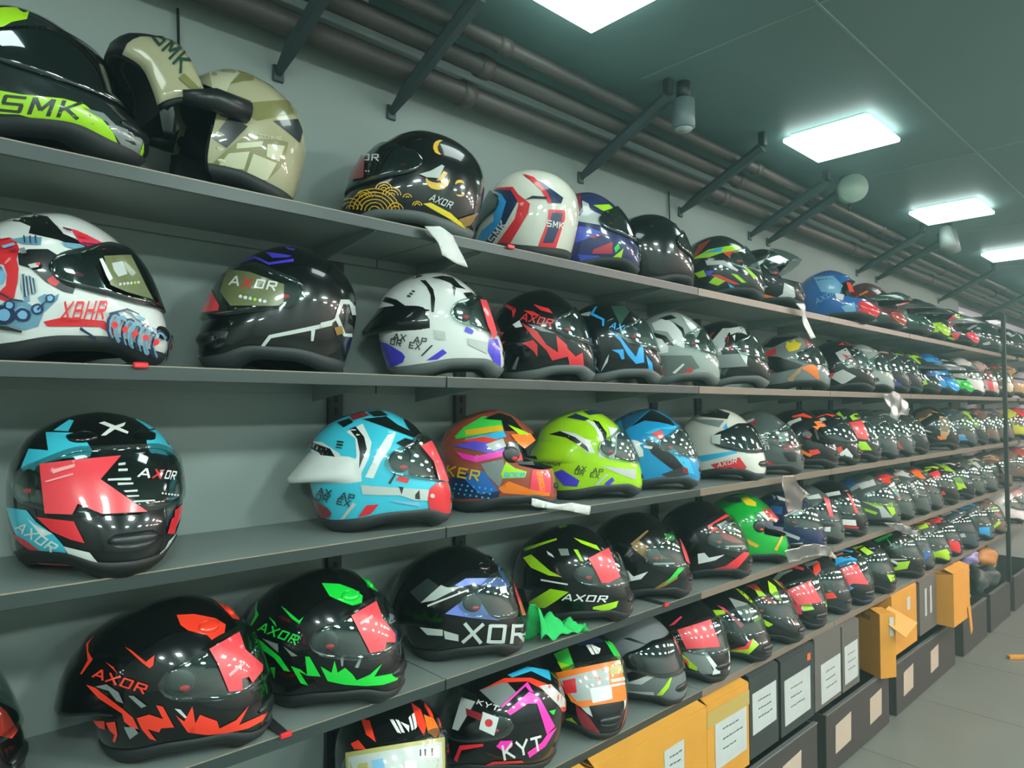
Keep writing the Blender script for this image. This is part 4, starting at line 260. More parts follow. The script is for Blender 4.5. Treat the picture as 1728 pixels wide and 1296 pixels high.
('full_face_helmet','black and periwinkle blue helmet with large pale lettering,fourth shelf',4,[1.1097,1.3836,0.965],-0.858,1.031,1.033,0,'blk','clear',{'spo': ('blk',0.035,1),'brow': 'blk'},[0.175,-0.949,0.264],[('s','dgry',[-119,14,-76,45,-38,20,-94,-10]),('s','lgry',[-92,-12,-43,28,-28,22,8,24,-57,-6]),('s','periw',[-11,26,16,42,63,42,126,43,130,22,72,22,35,29,7,23]),('s','periw',[102,82,118,76,137,42,113,36,97,59]),('s','periw',[-33,-37,35,9,54,-16,72,-43,98,-56,26,-47]),('s','lgry',[-94,-67,-38,-73,-38,-87,-75,-85]),('s','lgry',[-36,-75,-1,-85,-1,-100,-33,-94]),('s','wht',[-75,-17,21,17,22,14,-74,-21]),('s','periw',[-38,-137,-10,-125,-20,-135]),('s','periw',[8,-125,35,-116,37,-119,17,-128]),('s','lgry','XOR',[8,-103,171,-113,9,-59],0.1),('v','redst',[129,64,142,56,165,-1,176,-48,156,-48,142,-1]),('v','lgry',[96,20,114,24,116,7,100,5])]),
('full_face_helmet','black helmet with lime panels and white lettering,fourth shelf',4,[1.5414,1.3816,0.965],-1.004,1.085,1.05,0,'blk','clear',{'spo': ('blk',0.02,1)},[0.159,-0.961,0.227],[('s','lime',[-145,29,-120,38,-63,-7,-29,-23,-68,-19,-119,1]),('s','lime',[-148,55,-47,84,-45,79,-139,47]),('s','lime',[2,86,68,66,80,50,24,70]),('s','lime',[2,53,14,52,30,20,21,22]),('s','lime',[-128,-95,-63,-55,-11,-62,-52,-91,-80,-109,-126,-110]),('s','lime',[55,-101,127,-84,121,-101,93,-112,55,-107]),('s','wht',[-90,-29,-14,-40,-14,-44,-90,-34]),('s','wht',[-74,48,-58,38,-51,29,-69,37]),('s','lime',[-43,120,-21,128,-15,120,-37,113]),('s','gry',[-41,54,-14,54,-9,36,-33,35]),('s','wht','AXOR',[-30,-85,98,-88,-29,-67],0.4),('v','redst',[42,29,102,60,133,-19,98,-36,79,-36,60,0])]),
('full_face_helmet','black helmet with gold brown side band,fourth shelf',4,[1.8782,1.3909,0.965],-1.003,1.054,1.048,0,'blk','clear',{},[0.068,-0.977,0.203],[('s','gold2',[-20,16,0,35,27,19,83,-12,26,-19]),('s','gold2',[-25,24,27,69,32,66,-18,18]),('s','gold2',[1,36,83,-14,102,-16,26,-23,-23,15,-18,17,29,-18,73,-11]),('s','wht',[-61,-63,-35,-57,-16,-75,29,-58,7,-82,-30,-91,-51,-90]),('s','gold2',[-40,-120,45,-110,120,-60,120,-76,82,-100,26,-121,-35,-126]),('s','grn',[77,-98,125,-42,147,-41,120,-67]),('s','grn',[80,60,117,57,110,40,89,41]),('s','wht',[45,-31,111,-28,111,-33,45,-37]),('v','redst',[131,50,149,24,163,-33,148,-23,137,14])]),
('full_face_helmet','black helmet with red side stripes and pale visor rim,fourth shelf',4,[2.2638,1.385,0.965],-1.092,1.051,1.057,0,'blk','clear',{},[0.069,-0.981,0.179],[('s','red',[21,16,42,38,88,14,142,-15,98,-13]),('s','red',[16,39,81,84,95,79,37,47,21,25]),('s','red',[5,-117,76,-96,140,-46,165,-46,119,-99,63,-130,10,-130]),('s','wht',[-18,-59,5,-54,20,-70,73,-57,41,-78,-16,-94]),('s','wht',[77,-26,146,-22,146,-28,77,-31]),('s','gry',[47,43,79,61,121,26,93,19])]),
('full_face_helmet','bright green helmet with yellow eye spot and red mouth patch,fourth shelf',4,[2.6021,1.4004,0.965],-1.071,1.035,1.05,0,'green','none',{},[-0.006,-0.987,0.161],[('s','gold',[-87,-45,-16,-54,44,-81,53,-71,-6,-41,-67,-34]),('s','dgrn',[-90,106,-13,113,-12,88,-59,87]),('s','yel',[-14,105,10,114,44,93,44,76,9,80]),('s','wht',[53,54,82,63,105,43,87,23]),('s','red',[65,70,100,68,129,33,115,19,92,29]),('s','navy',[37,55,54,43,87,8,146,0,142,-11,86,-6,47,30]),('s','gold',[107,-84,136,-31,142,-33,118,-89])]),
('full_face_helmet','navy and white helmet wrapped beside the bright green one,fourth shelf',4,[2.9339,1.3837,0.965],-1.369,0.996,0.985,0,'navy','clear',{'spo': ('lgry',0.02)},[0.234,-0.961,0.15],[('s','dgry',[-75,40,-39,65,11,90,10,76,-21,60,-61,32]),('s','lgry',[-94,-49,-16,-62,49,-83,54,-71,-12,-48,-62,-34]),('s','wht',[-38,99,9,83,27,69,-26,79]),('s','sblue',[-61,54,-13,50,-14,18,-50,22]),('s','wht',[-9,13,55,49,78,31,19,8]),('s','wht',[1,-102,64,-91,64,-100,12,-113]),('s','lgry',[-62,105,-38,93,-44,79])]),
('full_face_helmet','black and white helmet behind clear visor with toothed chin,fourth shelf',4,[3.1883,1.4018,0.965],-1.322,0.956,1.0,0,'gry3','clear',{},[0.163,-0.977,0.139],[('s','blk',[-61,-7,-19,-12,18,-26,4,-36,-44,-23]),('s','lgry',[-73,39,-36,65,9,83,14,80,-23,57,-55,30]),('s','lgry',[-88,-47,-20,-56,50,-84,53,-69,-13,-45,-67,-37]),('s','wht',[44,-65,95,-58,93,-80,49,-79]),('s','lgry',[-6,68,49,85,61,65,6,56]),('s','blk',[41,-46,113,-45,113,-58,41,-59]),('v','redst',[67,72,92,61,107,-16,89,-11])]),
('full_face_helmet','black and white helmet with white teeth row and red line,fourth shelf',4,[3.4468,1.3996,0.965],-1.35,0.993,1.014,0,'blk','clear',{},[0.163,-0.978,0.13],[('s','wht',[-89,-49,-17,-58,44,-84,61,-69,-10,-41,-67,-33]),('s','wht',[17,-57,105,-57,109,-84,23,-82]),('s','red',[23,-86,118,-88,118,-97,23,-93]),('s','wht',[17,-99,87,-118,36,-133]),('s','dgry',[5,-34,93,-39,92,-53,11,-51]),('s','lgry',[-32,57,38,75,44,57,-19,43]),('v','redst',[70,69,88,50,119,-24,105,-25])]),
('full_face_helmet','grey helmet with blue back and lime chin flash,fourth shelf',4,[3.8794,1.3976,0.965],-1.361,1.022,1.028,0,'gry3','clear',{},[0.135,-0.984,0.117],[('s','gry2',[-78,34,-40,69,12,89,17,83,-22,53,-58,30]),('s','lime',[-94,-49,-15,-62,49,-82,59,-70,-12,-49,-62,-33]),('s','lgry',[-15,-18,72,-26,126,-91,77,-95,65,-51]),('s','sblue',[-121,85,-55,104,-40,64,-98,29]),('s','lime',[92,-26,126,-15,140,-68,124,-85]),('s','lime',[-2,-21,78,-23,85,-41,31,-37]),('s','lgry',[-28,65,41,99,54,69,-14,43])]),
('full_face_helmet','grey and orange helmet with white stripe,fourth shelf',4,[4.1444,1.4026,0.965],-1.342,0.99,1.024,0,'gry3','clear',{},[0.097,-0.989,0.111],[('s','red',[-31,93,16,108,61,95,55,85,16,92,-15,79]),('s','lgry',[-56,-5,-23,-10,15,-30,1,-33,-49,-22]),('s','wht',[-72,38,-42,66,7,87,15,80,-19,61,-56,30]),('s','lgry',[-87,-45,-15,-58,45,-82,55,-75,-8,-47,-70,-31]),('s','redor',[-4,86,38,90,46,55,9,61]),('s','wht',[30,40,59,67,93,-27,64,1]),('s','red',[50,2,93,-27,71,-30])]),
('full_face_helmet','dark grey helmet with pale lettering on visor,fourth shelf',4,[4.4066,1.4007,0.965],-1.331,1.01,1.03,0,'gry3','clear',{},[0.068,-0.992,0.105],[('s','dgry',[42,-54,82,-47,93,-62,45,-85]),('s','lgry',[-25,95,18,102,58,96,51,86,13,93,-17,80]),('s','dgry',[-54,-5,-23,-10,23,-27,0,-32,-47,-19]),('s','orange',[-78,35,-40,66,5,90,10,82,-27,58,-55,25]),('s','lgry',[-86,-53,-16,-62,48,-80,55,-68,-13,-42,-62,-34]),('s','lgry',[-21,118,23,112,68,70,-7,82]),('v','lgry','SMK',[58,29,92,-36,74,41],0)]),
('full_face_helmet','grey helmet with orange crown,fourth shelf',4,[4.6698,1.4044,0.965],-1.343,0.984,0.993,0,'gry3','clear',{},[0.064,-0.993,0.1],[('s','lgry',[34,-61,79,-48,91,-62,48,-79]),('s','redor',[-27,94,21,106,57,92,53,88,18,92,-17,86]),('s','dgry',[-56,-3,-17,-12,15,-28,4,-34,-49,-19]),('s','gry2',[-75,34,-40,67,13,91,17,76,-21,59,-62,24]),('s','dgry',[-93,-52,-21,-56,48,-87,57,-73,-13,-42,-62,-37]),('s','orange',[-5,89,34,97,72,49,25,54]),('s','redor',[47,30,85,-19,69,-31])]),
('full_face_helmet','black helmet with bright red crown spot,fourth shelf',4,[4.9981,1.4049,0.965],-1.363,0.983,1.015,0,'blk','clear',{},[0.066,-0.993,0.094],[('s','red',[37,-58,77,-49,87,-69,46,-79]),('s','lime',[-24,94,22,102,53,99,49,85,13,92,-22,86]),('s','gry2',[-56,-1,-17,-11,15,-26,1,-36,-48,-21]),('s','lime',[-75,42,-36,71,9,87,10,81,-25,56,-57,30]),('s','red',[-93,-47,-17,-61,48,-79,61,-74,-5,-43,-63,-33]),('s','red',[-3,54,47,79,71,32,30,1,6,18])]),
('full_face_helmet','black helmet with large lime panels,fourth shelf right part',4,[5.3636,1.4033,0.965],-1.382,0.992,1.024,0,'blk','clear',{},[0.067,-0.994,0.087],[('s','lime',[34,-58,78,-52,90,-68,46,-78]),('s','lgry',[-27,95,18,103,59,95,48,85,17,96,-18,85]),('s','lime',[-58,-4,-22,-10,16,-32,4,-32,-44,-16]),('s','dgry',[-76,42,-41,68,10,85,12,77,-21,56,-61,31]),('s','lime',[-90,-50,-19,-55,47,-83,60,-68,-13,-46,-62,-37]),('s','lime',[-78,103,2,82,52,42,-15,48]),('s','lime',[15,3,75,13,112,-61,32,-56])]),
('full_face_helmet','grey helmet with red top right of the lime panelled one,fourth shelf',4,[5.6487,1.4053,0.965],-1.395,0.979,1.028,0,'gry3','clear',{},[0.068,-0.994,0.083],[('s','redor',[35,-55,83,-48,90,-67,45,-79]),('s','dgry',[-32,91,23,110,53,98,52,87,10,93,-23,87]),('s','gry2',[-58,-8,-23,-13,20,-25,-4,-34,-46,-23]),('s','lgry',[-78,39,-34,71,12,89,11,78,-21,58,-57,30]),('s','orange',[-94,-49,-21,-58,47,-80,56,-72,-8,-42,-65,-30]),('s','redor',[-41,61,11,84,27,44,-16,32])]),
('full_face_helmet','pale grey helmet,second from the end post on the fourth shelf',4,[5.9233,1.389,0.965],-1.41,0.998,1.018,0,'gry3','clear',{},[0.07,-0.994,0.08],[('s','gry2',[40,-53,81,-46,94,-68,44,-78]),('s','lgry',[-32,88,23,109,57,92,53,90,15,96,-20,83]),('s','dgry',[-55,-6,-18,-17,22,-25,4,-36,-51,-24]),('s','lime',[-79,41,-38,68,12,91,13,83,-20,56,-55,29]),('s','lgry',[-93,-52,-17,-58,45,-83,59,-75,-11,-46,-68,-33]),('s','lgry',[-25,59,29,83,63,42,10,19])]),
('full_face_helmet','brown grey helmet beside the end post on the fourth shelf',4,[6.3762,1.3892,0.965],-1.426,0.989,1.042,0,'brown2','clear',{},[0.07,-0.995,0.074],[('s','dgry',[35,-54,82,-51,90,-64,48,-83]),('s','lgry',[-28,90,17,108,57,94,52,86,17,95,-18,84]),('s','lgry',[-60,-1,-16,-15,22,-24,4,-36,-48,-19]),('s','tan',[-79,39,-35,67,8,84,14,77,-27,61,-62,31]),('s','gry2',[-92,-50,-20,-61,44,-87,58,-70,-6,-44,-62,-35]),('s','tan',[4,77,61,103,78,58])]),
('full_face_helmet','black and red helmet behind a yellow edged plastic card,lowest shelf left',5,[0.916,1.3937,0.642],-1.733,1.017,1.002,0,'blk','clear',{'spo': None},[0.821,-0.366,0.438],[('s','redor',[-69,72,-49,66,-34,21,-56,38]),('s','redor',[-90,23,-73,29,-55,9,-81,11]),('s','redor',[45,98,66,83,78,46,72,25,55,54]),('s','orange',[73,71,97,61,112,32,99,20,81,33]),('s','wht',[-5,65,4,64,21,34,12,37]),('s','wht',[8,64,16,61,29,35,22,36]),('s','wht',[18,59,39,49,38,35,31,44]),('v','khaki',[-100,6,120,21,118,-41,113,-80,-94,-63]),('v','lgry',[-93,-3,112,12,111,-79,-90,-63]),('v','wht',[58,2,106,4,105,-19,58,-16]),('v','dgry',[60,0,64,0,64,-13,60,-14]),('v','dgry',[70,0,75,0,74,-14,71,-14]),('v','dgry',[86,0,90,1,90,-14,86,-14]),('v','khaki',[-71,-18,-50,-16,-50,-29,-71,-27]),('v','lblue3',[-42,-13,-18,-11,-13,-31,-38,-30]),('v','wht',[28,-20,53,-20,53,-37,28,-35])]),
('full_face_helmet','black and hot pink helmet with white lettering facing left,lowest shelf',5,[1.2677,1.385,0.642],2.735,1.143,1.011,0,'blk','clear',{},[0.302,0.867,0.397],[('s','gry',[-64,41,0,66,30,36,-14,0]),('s','sky',[8,77,62,99,122,91,124,64,71,87,20,70]),('s','redor',[-60,41,0,69,70,70,121,52,191,-5,152,-10,120,31,60,61,-5,58]),('s','lgry',[90,50,122,55,180,5,146,0,105,36]),('s','pink',[-10,2,60,60,75,35,64,38,54,49,-4,0]),('s','pink',[5,-9,64,37,90,23,130,-44,108,-62,83,9,59,9,15,-17]),('s','pink',[108,-62,136,-45,104,-89,63,-114,58,-101,93,-80]),('s','pink',[-20,-86,-9,-74,20,-73,20,-87,0,-99]),('s','red',[-126,-117,-111,-85,-52,-80,-52,-86,-106,-95,-118,-122]),('s','red',[-62,-134,-28,-120,44,-119,49,-124,-19,-127]),('s','grn',[113,-8,132,-4,126,-18]),('s','wht','KYT',[-1,-118,102,-95,-11,-85],0.1),('v','lgry',[-131,-48,-109,24,-72,14,-115,-52]),('v','wht',[-62,-47,-53,-9,-13,-22,-25,-62]),('v','red',[-28,-33,-30,-39,-35,-42,-41,-42,-46,-39,-48,-33,-46,-28,-41,-25,-35,-25,-30,-28]),('v','dred',[-96,-1,-53,-14,-57,-29,-94,-16]),('v','wht','KYT',[-70,8,-14,-8,-67,19],0.25)]),
('full_face_helmet','black helmet with orange rimmed visor and green sides facing the aisle',5,[1.594,1.3963,0.642],-1.902,1.039,1.022,0,'blk','clear',{},[0.81,-0.465,0.357],[('s','grn2',[-80,51,-39,70,-18,16,-49,0]),('s','lime',[-70,31,-33,22,-19,16,-49,0]),('s','grn',[70,97,105,65,115,38,96,53]),('s','dred',[-16,-79,22,-110,60,-160,10,-148,-11,-108]),('s','lime',[-45,-120,-27,-115,9,-148,-12,-154]),('s','red',[105,-140,121,-113,128,-138]),('s','wht',[14,77,24,80,40,53,31,52]),('s','wht',[26,80,35,80,52,56,43,54]),('s','wht',[37,78,57,70,53,57,48,64]),('s','lgry',[-8,-80,21,-81,32,-110,16,-101]),('s','navy',[-28,86,52,101,69,90,-5,73]),('v','orange',[-73,0,113,42,128,-44,126,-65,0,-86,-27,-73]),('v','lgry2',[-65,-16,77,20,82,-57,-11,-72]),('v','wht',[24,-37,84,-26,87,-62,32,-74]),('v','red',[-52,-20,-16,-12,-12,-49,-44,-53]),('v','khaki',[80,19,118,27,121,7,83,0]),('v','lgry',[83,-12,123,-4,125,-13,85,-20]),('v','lgry',[84,-25,124,-18,125,-24,86,-32])]),
('full_face_helmet','matt grey helmet with lime dashes,lowest shelf',5,[1.8698,1.3966,0.642],-1.446,1.03,1.008,0,'gry4','dark',{},[0.467,-0.821,0.329],[('s','blk',[-41,38,39,20,54,23,25,28,-22,42]),('s','lime',[39,14,58,21,59,10,44,5]),('s','lime',[86,17,117,29,117,16,91,9]),('s','lgry',[53,3,86,12,86,6,57,-2]),('s','blk',[-41,-66,119,-16,115,-35,71,-59,-31,-88]),('s','lgry',[-29,-92,52,-58,62,-63,15,-93]),('s','lgry',[-29,-115,52,-112,56,-123,-27,-126]),('s','lime',[61,-121,89,-88,114,-53,98,-97,79,-119])]),
('full_face_helmet','black helmet with red visor and grey chin,lowest shelf',5,[2.1586,1.3967,0.642],-1.691,1.037,1.005,0,'blk','clear',{},[0.61,-0.733,0.301],[('v','redst',[-25,7,87,50,116,-36,5,-52]),('s','gry',[-8,-64,64,-48,94,-123,54,-128,15,-92]),('s','wht',[59,-57,74,-62,114,-108,114,-121,88,-127,93,-109]),('s','lime',[-20,-60,40,-108,40,-119,14,-112]),('s','redpk',[-54,17,-14,52,-8,50,-35,23]),('s','redor',[-18,-68,10,-92,14,-106,-10,-86])]),
('full_face_helmet','black helmet with lime bars and pink streak,lowest shelf',5,[2.4276,1.398,0.642],-1.57,1.026,0.987,0.02,'blk','clear',{},[0.479,-0.832,0.279],[('s','gry',[19,73,84,58,112,32,87,-9,56,15]),('s','lime',[-46,23,2,26,9,12,-35,0]),('s','lime',[44,110,65,108,157,42,165,26,109,-9,106,2,140,29,85,73]),('s','redpk',[-23,42,2,34,72,-19,60,-32,18,12]),('s','lime',[10,-115,85,-101,101,-65,123,-83,85,-121,27,-125]),('s','red',[17,-112,75,-92,91,-70,101,-68,85,-102])]),
('full_face_helmet','black,lime and red helmet behind the pink streaked one,lowest shelf',5,[2.6936,1.3993,0.642],-1.434,1.019,1.005,0.02,'blk','clear',{},[0.325,-0.91,0.259],[('s','lime',[-60,-4,-18,-17,23,-29,-3,-36,-47,-21]),('s','dgry',[-72,42,-34,65,9,90,16,78,-21,60,-61,27]),('s','lime',[-90,-46,-22,-59,43,-85,60,-74,-8,-43,-63,-35]),('s','lime',[-10,56,20,47,38,30,8,27]),('s','lime',[43,92,72,71,94,18,70,21,48,48]),('s','red',[13,22,48,27,82,4,42,2]),('s','rust',[-43,65,-3,74,20,47,-8,50])]),
('full_face_helmet','black helmet with red visor sheet and pink strip,lowest shelf middle',5,[2.9923,1.3975,0.642],-1.834,1.022,1.017,0,'blk','clear',{},[0.625,-0.743,0.238],[('s','lime',[41,-54,81,-45,94,-70,50,-82]),('s','redpk',[-30,94,16,105,58,98,55,86,15,92,-15,79]),('s','lgry',[-55,-8,-21,-11,19,-29,-2,-37,-47,-22]),('s','gry2',[-72,35,-41,71,9,85,13,81,-27,58,-56,24]),('s','lgry',[-89,-51,-23,-56,43,-80,59,-71,-6,-47,-65,-34]),('v','redst',[-11,-2,81,45,127,-38,31,-60]),('s','redpk',[-58,38,-33,27,43,-64,47,-94,31,-96])]),
('full_face_helmet','dark helmet with orange red patch between two red visor helmets,lowest shelf',5,[3.2555,1.4021,0.642],-1.508,0.977,1.008,0,'dark','clear',{},[0.328,-0.918,0.223],[('s','redor',[40,-58,76,-45,93,-70,50,-79]),('s','dgry',[-25,90,19,106,55,92,53,89,13,95,-20,82]),('s','lgry',[-61,-7,-16,-15,17,-26,4,-36,-43,-19]),('s','gry2',[-75,39,-35,69,12,85,18,77,-27,54,-61,30]),('s','redor',[-87,-53,-22,-62,45,-82,54,-71,-5,-43,-65,-33]),('s','redor',[-6,66,21,83,28,43,1,13])]),
('full_face_helmet','black helmet with blue brow and red cross sheet on visor,lowest shelf',5,[3.5129,1.385,0.642],-1.861,1.002,1.031,0,'blk','clear',{},[0.604,-0.769,0.209],[('s','blue',[-27,94,20,102,60,98,51,91,10,93,-17,81]),('s','lgry',[-56,-1,-22,-12,15,-29,-4,-37,-49,-24]),('s','orange',[-78,40,-35,64,12,89,15,78,-27,60,-61,25]),('s','blue',[-86,-50,-19,-59,43,-85,58,-73,-5,-48,-63,-31]),('v','redst',[-4,9,72,40,110,-32,122,-52,52,-53,26,-75]),('s','blue',[-22,55,29,77,75,59,68,43,-16,8]),('s','sblue',[75,-131,154,-110,154,-125,100,-136])]),
('full_face_helmet','black helmet with lime crown and lime chin behind the blue browed one',5,[3.7776,1.3854,0.642],-1.564,0.998,1.042,0,'blk','clear',{},[0.332,-0.923,0.197],[('s','lime',[-59,-1,-22,-9,17,-32,0,-35,-45,-24]),('s','lime',[-74,39,-38,70,12,83,13,82,-23,59,-60,26]),('s','gry2',[-86,-45,-20,-54,48,-81,56,-72,-11,-44,-63,-32]),('s','lime',[-4,63,17,77,64,48,30,36]),('s','lime',[-44,52,-8,41,-15,31]),('s','lime',[113,-48,163,-49,162,-81,132,-86]),('s','grn',[63,-117,90,-136,77,-140])]),
('full_face_helmet','black helmet with thin green lines and long lime chin stripe,lowest shelf',5,[4.2096,1.385,0.642],-1.324,1.026,1.082,0,'blk','clear',{},[0.07,-0.982,0.178],[('s','grn',[-80,40,-35,65,7,88,14,80,-24,53,-56,32]),('s','wht',[-91,-49,-16,-57,44,-85,60,-76,-12,-46,-70,-31]),('s','lime',[-22,-106,29,-91,36,-65,94,-52,79,-95,8,-115]),('s','grn',[-26,70,11,25,3,21]),('s','grn',[2,0,32,19,35,10]),('s','wht',[45,48,56,41,68,46,59,33,52,29]),('s','lgry',[-12,-52,78,-43,78,-48,-13,-60])]),
('full_face_helmet','grey blue helmet wedged behind the lime chin stripe one,lowest shelf',5,[4.4705,1.4002,0.642],-1.337,0.976,1.04,0,'gry3','clear',{},[0.069,-0.983,0.17],[('s','sblue',[36,-56,82,-50,87,-66,49,-83]),('s','lgry',[-25,87,22,102,55,94,48,93,16,98,-18,81]),('s','dgry',[-59,-2,-23,-13,20,-24,4,-32,-51,-23]),('s','sblue',[-74,38,-41,66,10,86,18,80,-25,61,-59,30]),('s','dgry',[-93,-53,-22,-60,50,-82,61,-74,-6,-41,-62,-38]),('s','sblue',[99,-16,129,-3,133,-52,105,-81])]),
('full_face_helmet','grey helmet with lime chin and lime brow,lowest shelf right part',5,[4.731,1.385,0.642],-1.461,1.001,1.012,0,'gry3','clear',{},[0.172,-0.972,0.162],[('s','orange',[-26,88,19,102,55,99,52,87,15,95,-20,85]),('s','blue',[-53,-5,-17,-13,19,-27,1,-37,-45,-24]),('s','orange',[-74,36,-36,66,7,83,12,75,-21,60,-60,30]),('s','gry2',[-86,-51,-21,-57,46,-83,53,-68,-6,-41,-69,-35]),('s','lime',[-15,73,31,94,47,72,0,53]),('s','lime',[53,-76,133,-47,154,-73,145,-114,80,-116]),('s','blue',[51,-65,71,-63,67,-91])]),
('full_face_helmet','dark helmet with bright red brow and red chin,lowest shelf right part',5,[5.0262,1.3955,0.642],-1.544,0.995,1.001,0,'dark','clear',{},[0.239,-0.959,0.154],[('s','red',[38,-54,82,-50,89,-65,51,-81]),('s','gry2',[-31,89,23,105,55,97,51,89,18,96,-22,87]),('s','lgry',[-54,-3,-18,-13,17,-28,0,-35,-49,-16]),('s','gry2',[-77,35,-42,70,11,90,10,82,-21,60,-58,31]),('s','dgry',[-93,-45,-23,-60,47,-86,53,-71,-11,-43,-70,-35]),('s','red',[-32,75,42,99,66,72,-15,53]),('s','red',[64,-46,125,-30,149,-79,139,-109,92,-118])]),
('full_face_helmet','plain slate grey helmet,lowest shelf right part',5,[5.3515,1.385,0.642],-1.495,1.006,1.095,0,'slate','smoke',{},[0.174,-0.974,0.143],[('s','lgry',[34,-61,78,-46,88,-69,50,-78]),('s','lgry',[-29,95,21,103,56,96,50,93,13,93,-21,81]),('s','gry2',[-58,-1,-18,-12,23,-30,4,-34,-45,-21]),('s','lgry',[-80,36,-37,72,5,89,14,79,-26,59,-61,26]),('s','lime',[-87,-52,-15,-56,45,-86,53,-76,-13,-42,-66,-31])]),
('full_face_helmet','grey helmet with blue ball shaped patch,lowest shelf near the end post',5,[5.7845,1.385,0.642],-1.511,0.974,1.075,0,'gry3','clear',{},[0.173,-0.976,0.134],[('s','dgry',[41,-61,77,-50,86,-64,48,-83]),('s','blue',[-27,91,19,104,54,98,56,86,11,93,-16,86]),('s','lime',[-55,-3,-15,-12,16,-32,1,-31,-43,-24]),('s','blue',[-78,38,-38,71,6,83,18,77,-22,53,-54,29]),('s','lgry',[-88,-50,-16,-56,43,-87,56,-69,-11,-46,-62,-35]),('s','blue',[64,-58,124,-49,129,-113,72,-130])]),
('full_face_helmet','brownish helmet with lime and red patches beside the end post,lowest shelf',5,[6.129,1.385,0.642],-1.527,1.0,1.047,0,'brown2','clear',{},[0.176,-0.976,0.127],[('s','gry2',[-32,91,23,106,54,94,55,91,18,96,-18,87]),('s','red',[-56,-3,-15,-16,19,-28,-4,-33,-48,-19]),('s','dgry',[-78,36,-34,65,9,87,17,82,-19,56,-54,28]),('s','red',[-91,-46,-15,-60,49,-85,61,-75,-12,-45,-65,-34]),('s','lime',[63,51,119,83,137,50,71,20]),('s','red',[89,22,153,53,168,20,106,-9]),('s','lime',[60,-96,114,-38,123,-58,78,-105])]),
('full_face_helmet','black helmet past the end post at the right frame edge,top level',1,[7.02,1.4,1.985],-1.396,1.05,1.05,0,'blk','clear',{},(0,-1,0),[]),
('full_face_helmet','dark helmet at the very right frame edge,top level',1,[7.42,1.4,1.985],-1.396,1.05,1.05,0,'dgry','clear',{},(0,-1,0),[]),
('full_face_helmet','yellow green helmet past the end post,third level',3,[7.05,1.41,1.308],-1.361,1.05,1.05,0,'lime2','clear',{},(0,-1,0),[]),
('full_face_helmet','red topped helmet past the end post,third level',3,[7.42,1.41,1.308],-1.361,1.05,1.05,0,'red','clear',{},(0,-1,0),[]),
('full_face_helmet','brown helmet past the end post,fourth level',4,[7.0,1.4,0.965],-1.361,1.05,1.05,0,'brown2','clear',{},(0,-1,0),[]),
('full_face_helmet','rust coloured helmet past the end post,fourth level',4,[7.36,1.4,0.965],-1.361,1.05,1.05,0,'rust','clear',{},(0,-1,0),[]),
('full_face_helmet','white helmet past the end post,lowest helmet level',5,[6.8,1.4,0.642],-1.361,1.05,1.05,0,'wht','clear',{},(0,-1,0),[]),
('full_face_helmet','pale pink helmet past the end post,lowest helmet level',5,[7.15,1.4,0.642],-1.361,1.05,1.05,0,'pink3','clear',{},(0,-1,0),[]),
]
SHEETS = [
('plastic_sheet','crumpled white plastic sheet hanging over the edge of the top shelf','film_white',[[0.893,1.235,1.986],[0.927,1.235,1.99],[0.947,1.235,1.981],[0.966,1.235,1.975],[0.986,1.235,1.958],[1.0,1.235,1.936],[1.012,1.235,1.91],[0.966,1.235,1.915],[0.928,1.235,1.924],[0.918,1.235,1.95],[0.904,1.235,1.969]],0.004),
('plastic_strip','clear plastic strip hanging from the top shelf below the white cross emblem helmet','film_white',[[2.736,1.24,2.004],[2.791,1.24,2.007],[2.845,1.24,1.945],[2.9,1.24,1.875],[2.871,1.24,1.868],[2.811,1.24,1.93]],0.002),
('hang_tag','pale folded tag lying on the third shelf edge before the lime helmet','film_white',[[1.22,1.24,1.355],[1.245,1.24,1.35],[1.311,1.24,1.331],[1.373,1.24,1.329],[1.441,1.24,1.314],[1.436,1.24,1.29],[1.368,1.24,1.307],[1.3,1.24,1.32],[1.245,1.24,1.329],[1.224,1.24,1.337]],0.003),
('plastic_pouch','clear plastic pouch hanging from the second shelf over grey helmets','film',[[3.662,1.22,1.647],[3.797,1.22,1.663],[3.91,1.22,1.64],[4.044,1.22,1.572],[3.987,1.22,1.541],[3.896,1.22,1.542],[3.823,1.22,1.506],[3.723,1.22,1.544],[3.684,1.22,1.591]],0.003),
('plastic_pouch','pinkish clear pouch hanging from the third shelf over the navy helmet','film_pink',[[2.57,1.22,1.319],[2.63,1.22,1.317],[2.692,1.22,1.282],[2.781,1.22,1.23],[2.721,1.22,1.207],[2.731,1.22,1.169],[2.657,1.22,1.181],[2.606,1.22,1.172],[2.578,1.22,1.234],[2.559,1.22,1.27]],0.003),
('plastic_bag','flat grey plastic bag draped over the fourth shelf edge','film',[[2.577,1.22,1.031],[2.679,1.22,1.035],[2.814,1.22,1.03],[2.999,1.22,0.99],[3.04,1.22,0.929],[2.956,1.22,0.957],[2.812,1.22,0.98],[2.703,1.22,0.978],[2.6,1.22,0.982]],0.004),
('plastic_bag','small grey plastic bag hanging from the fourth shelf right part','film',[[3.639,1.22,1.017],[3.797,1.22,0.999],[3.954,1.22,0.963],[4.092,1.22,0.918],[4.025,1.22,0.901],[3.863,1.22,0.943],[3.72,1.22,0.984]],0.003),
]

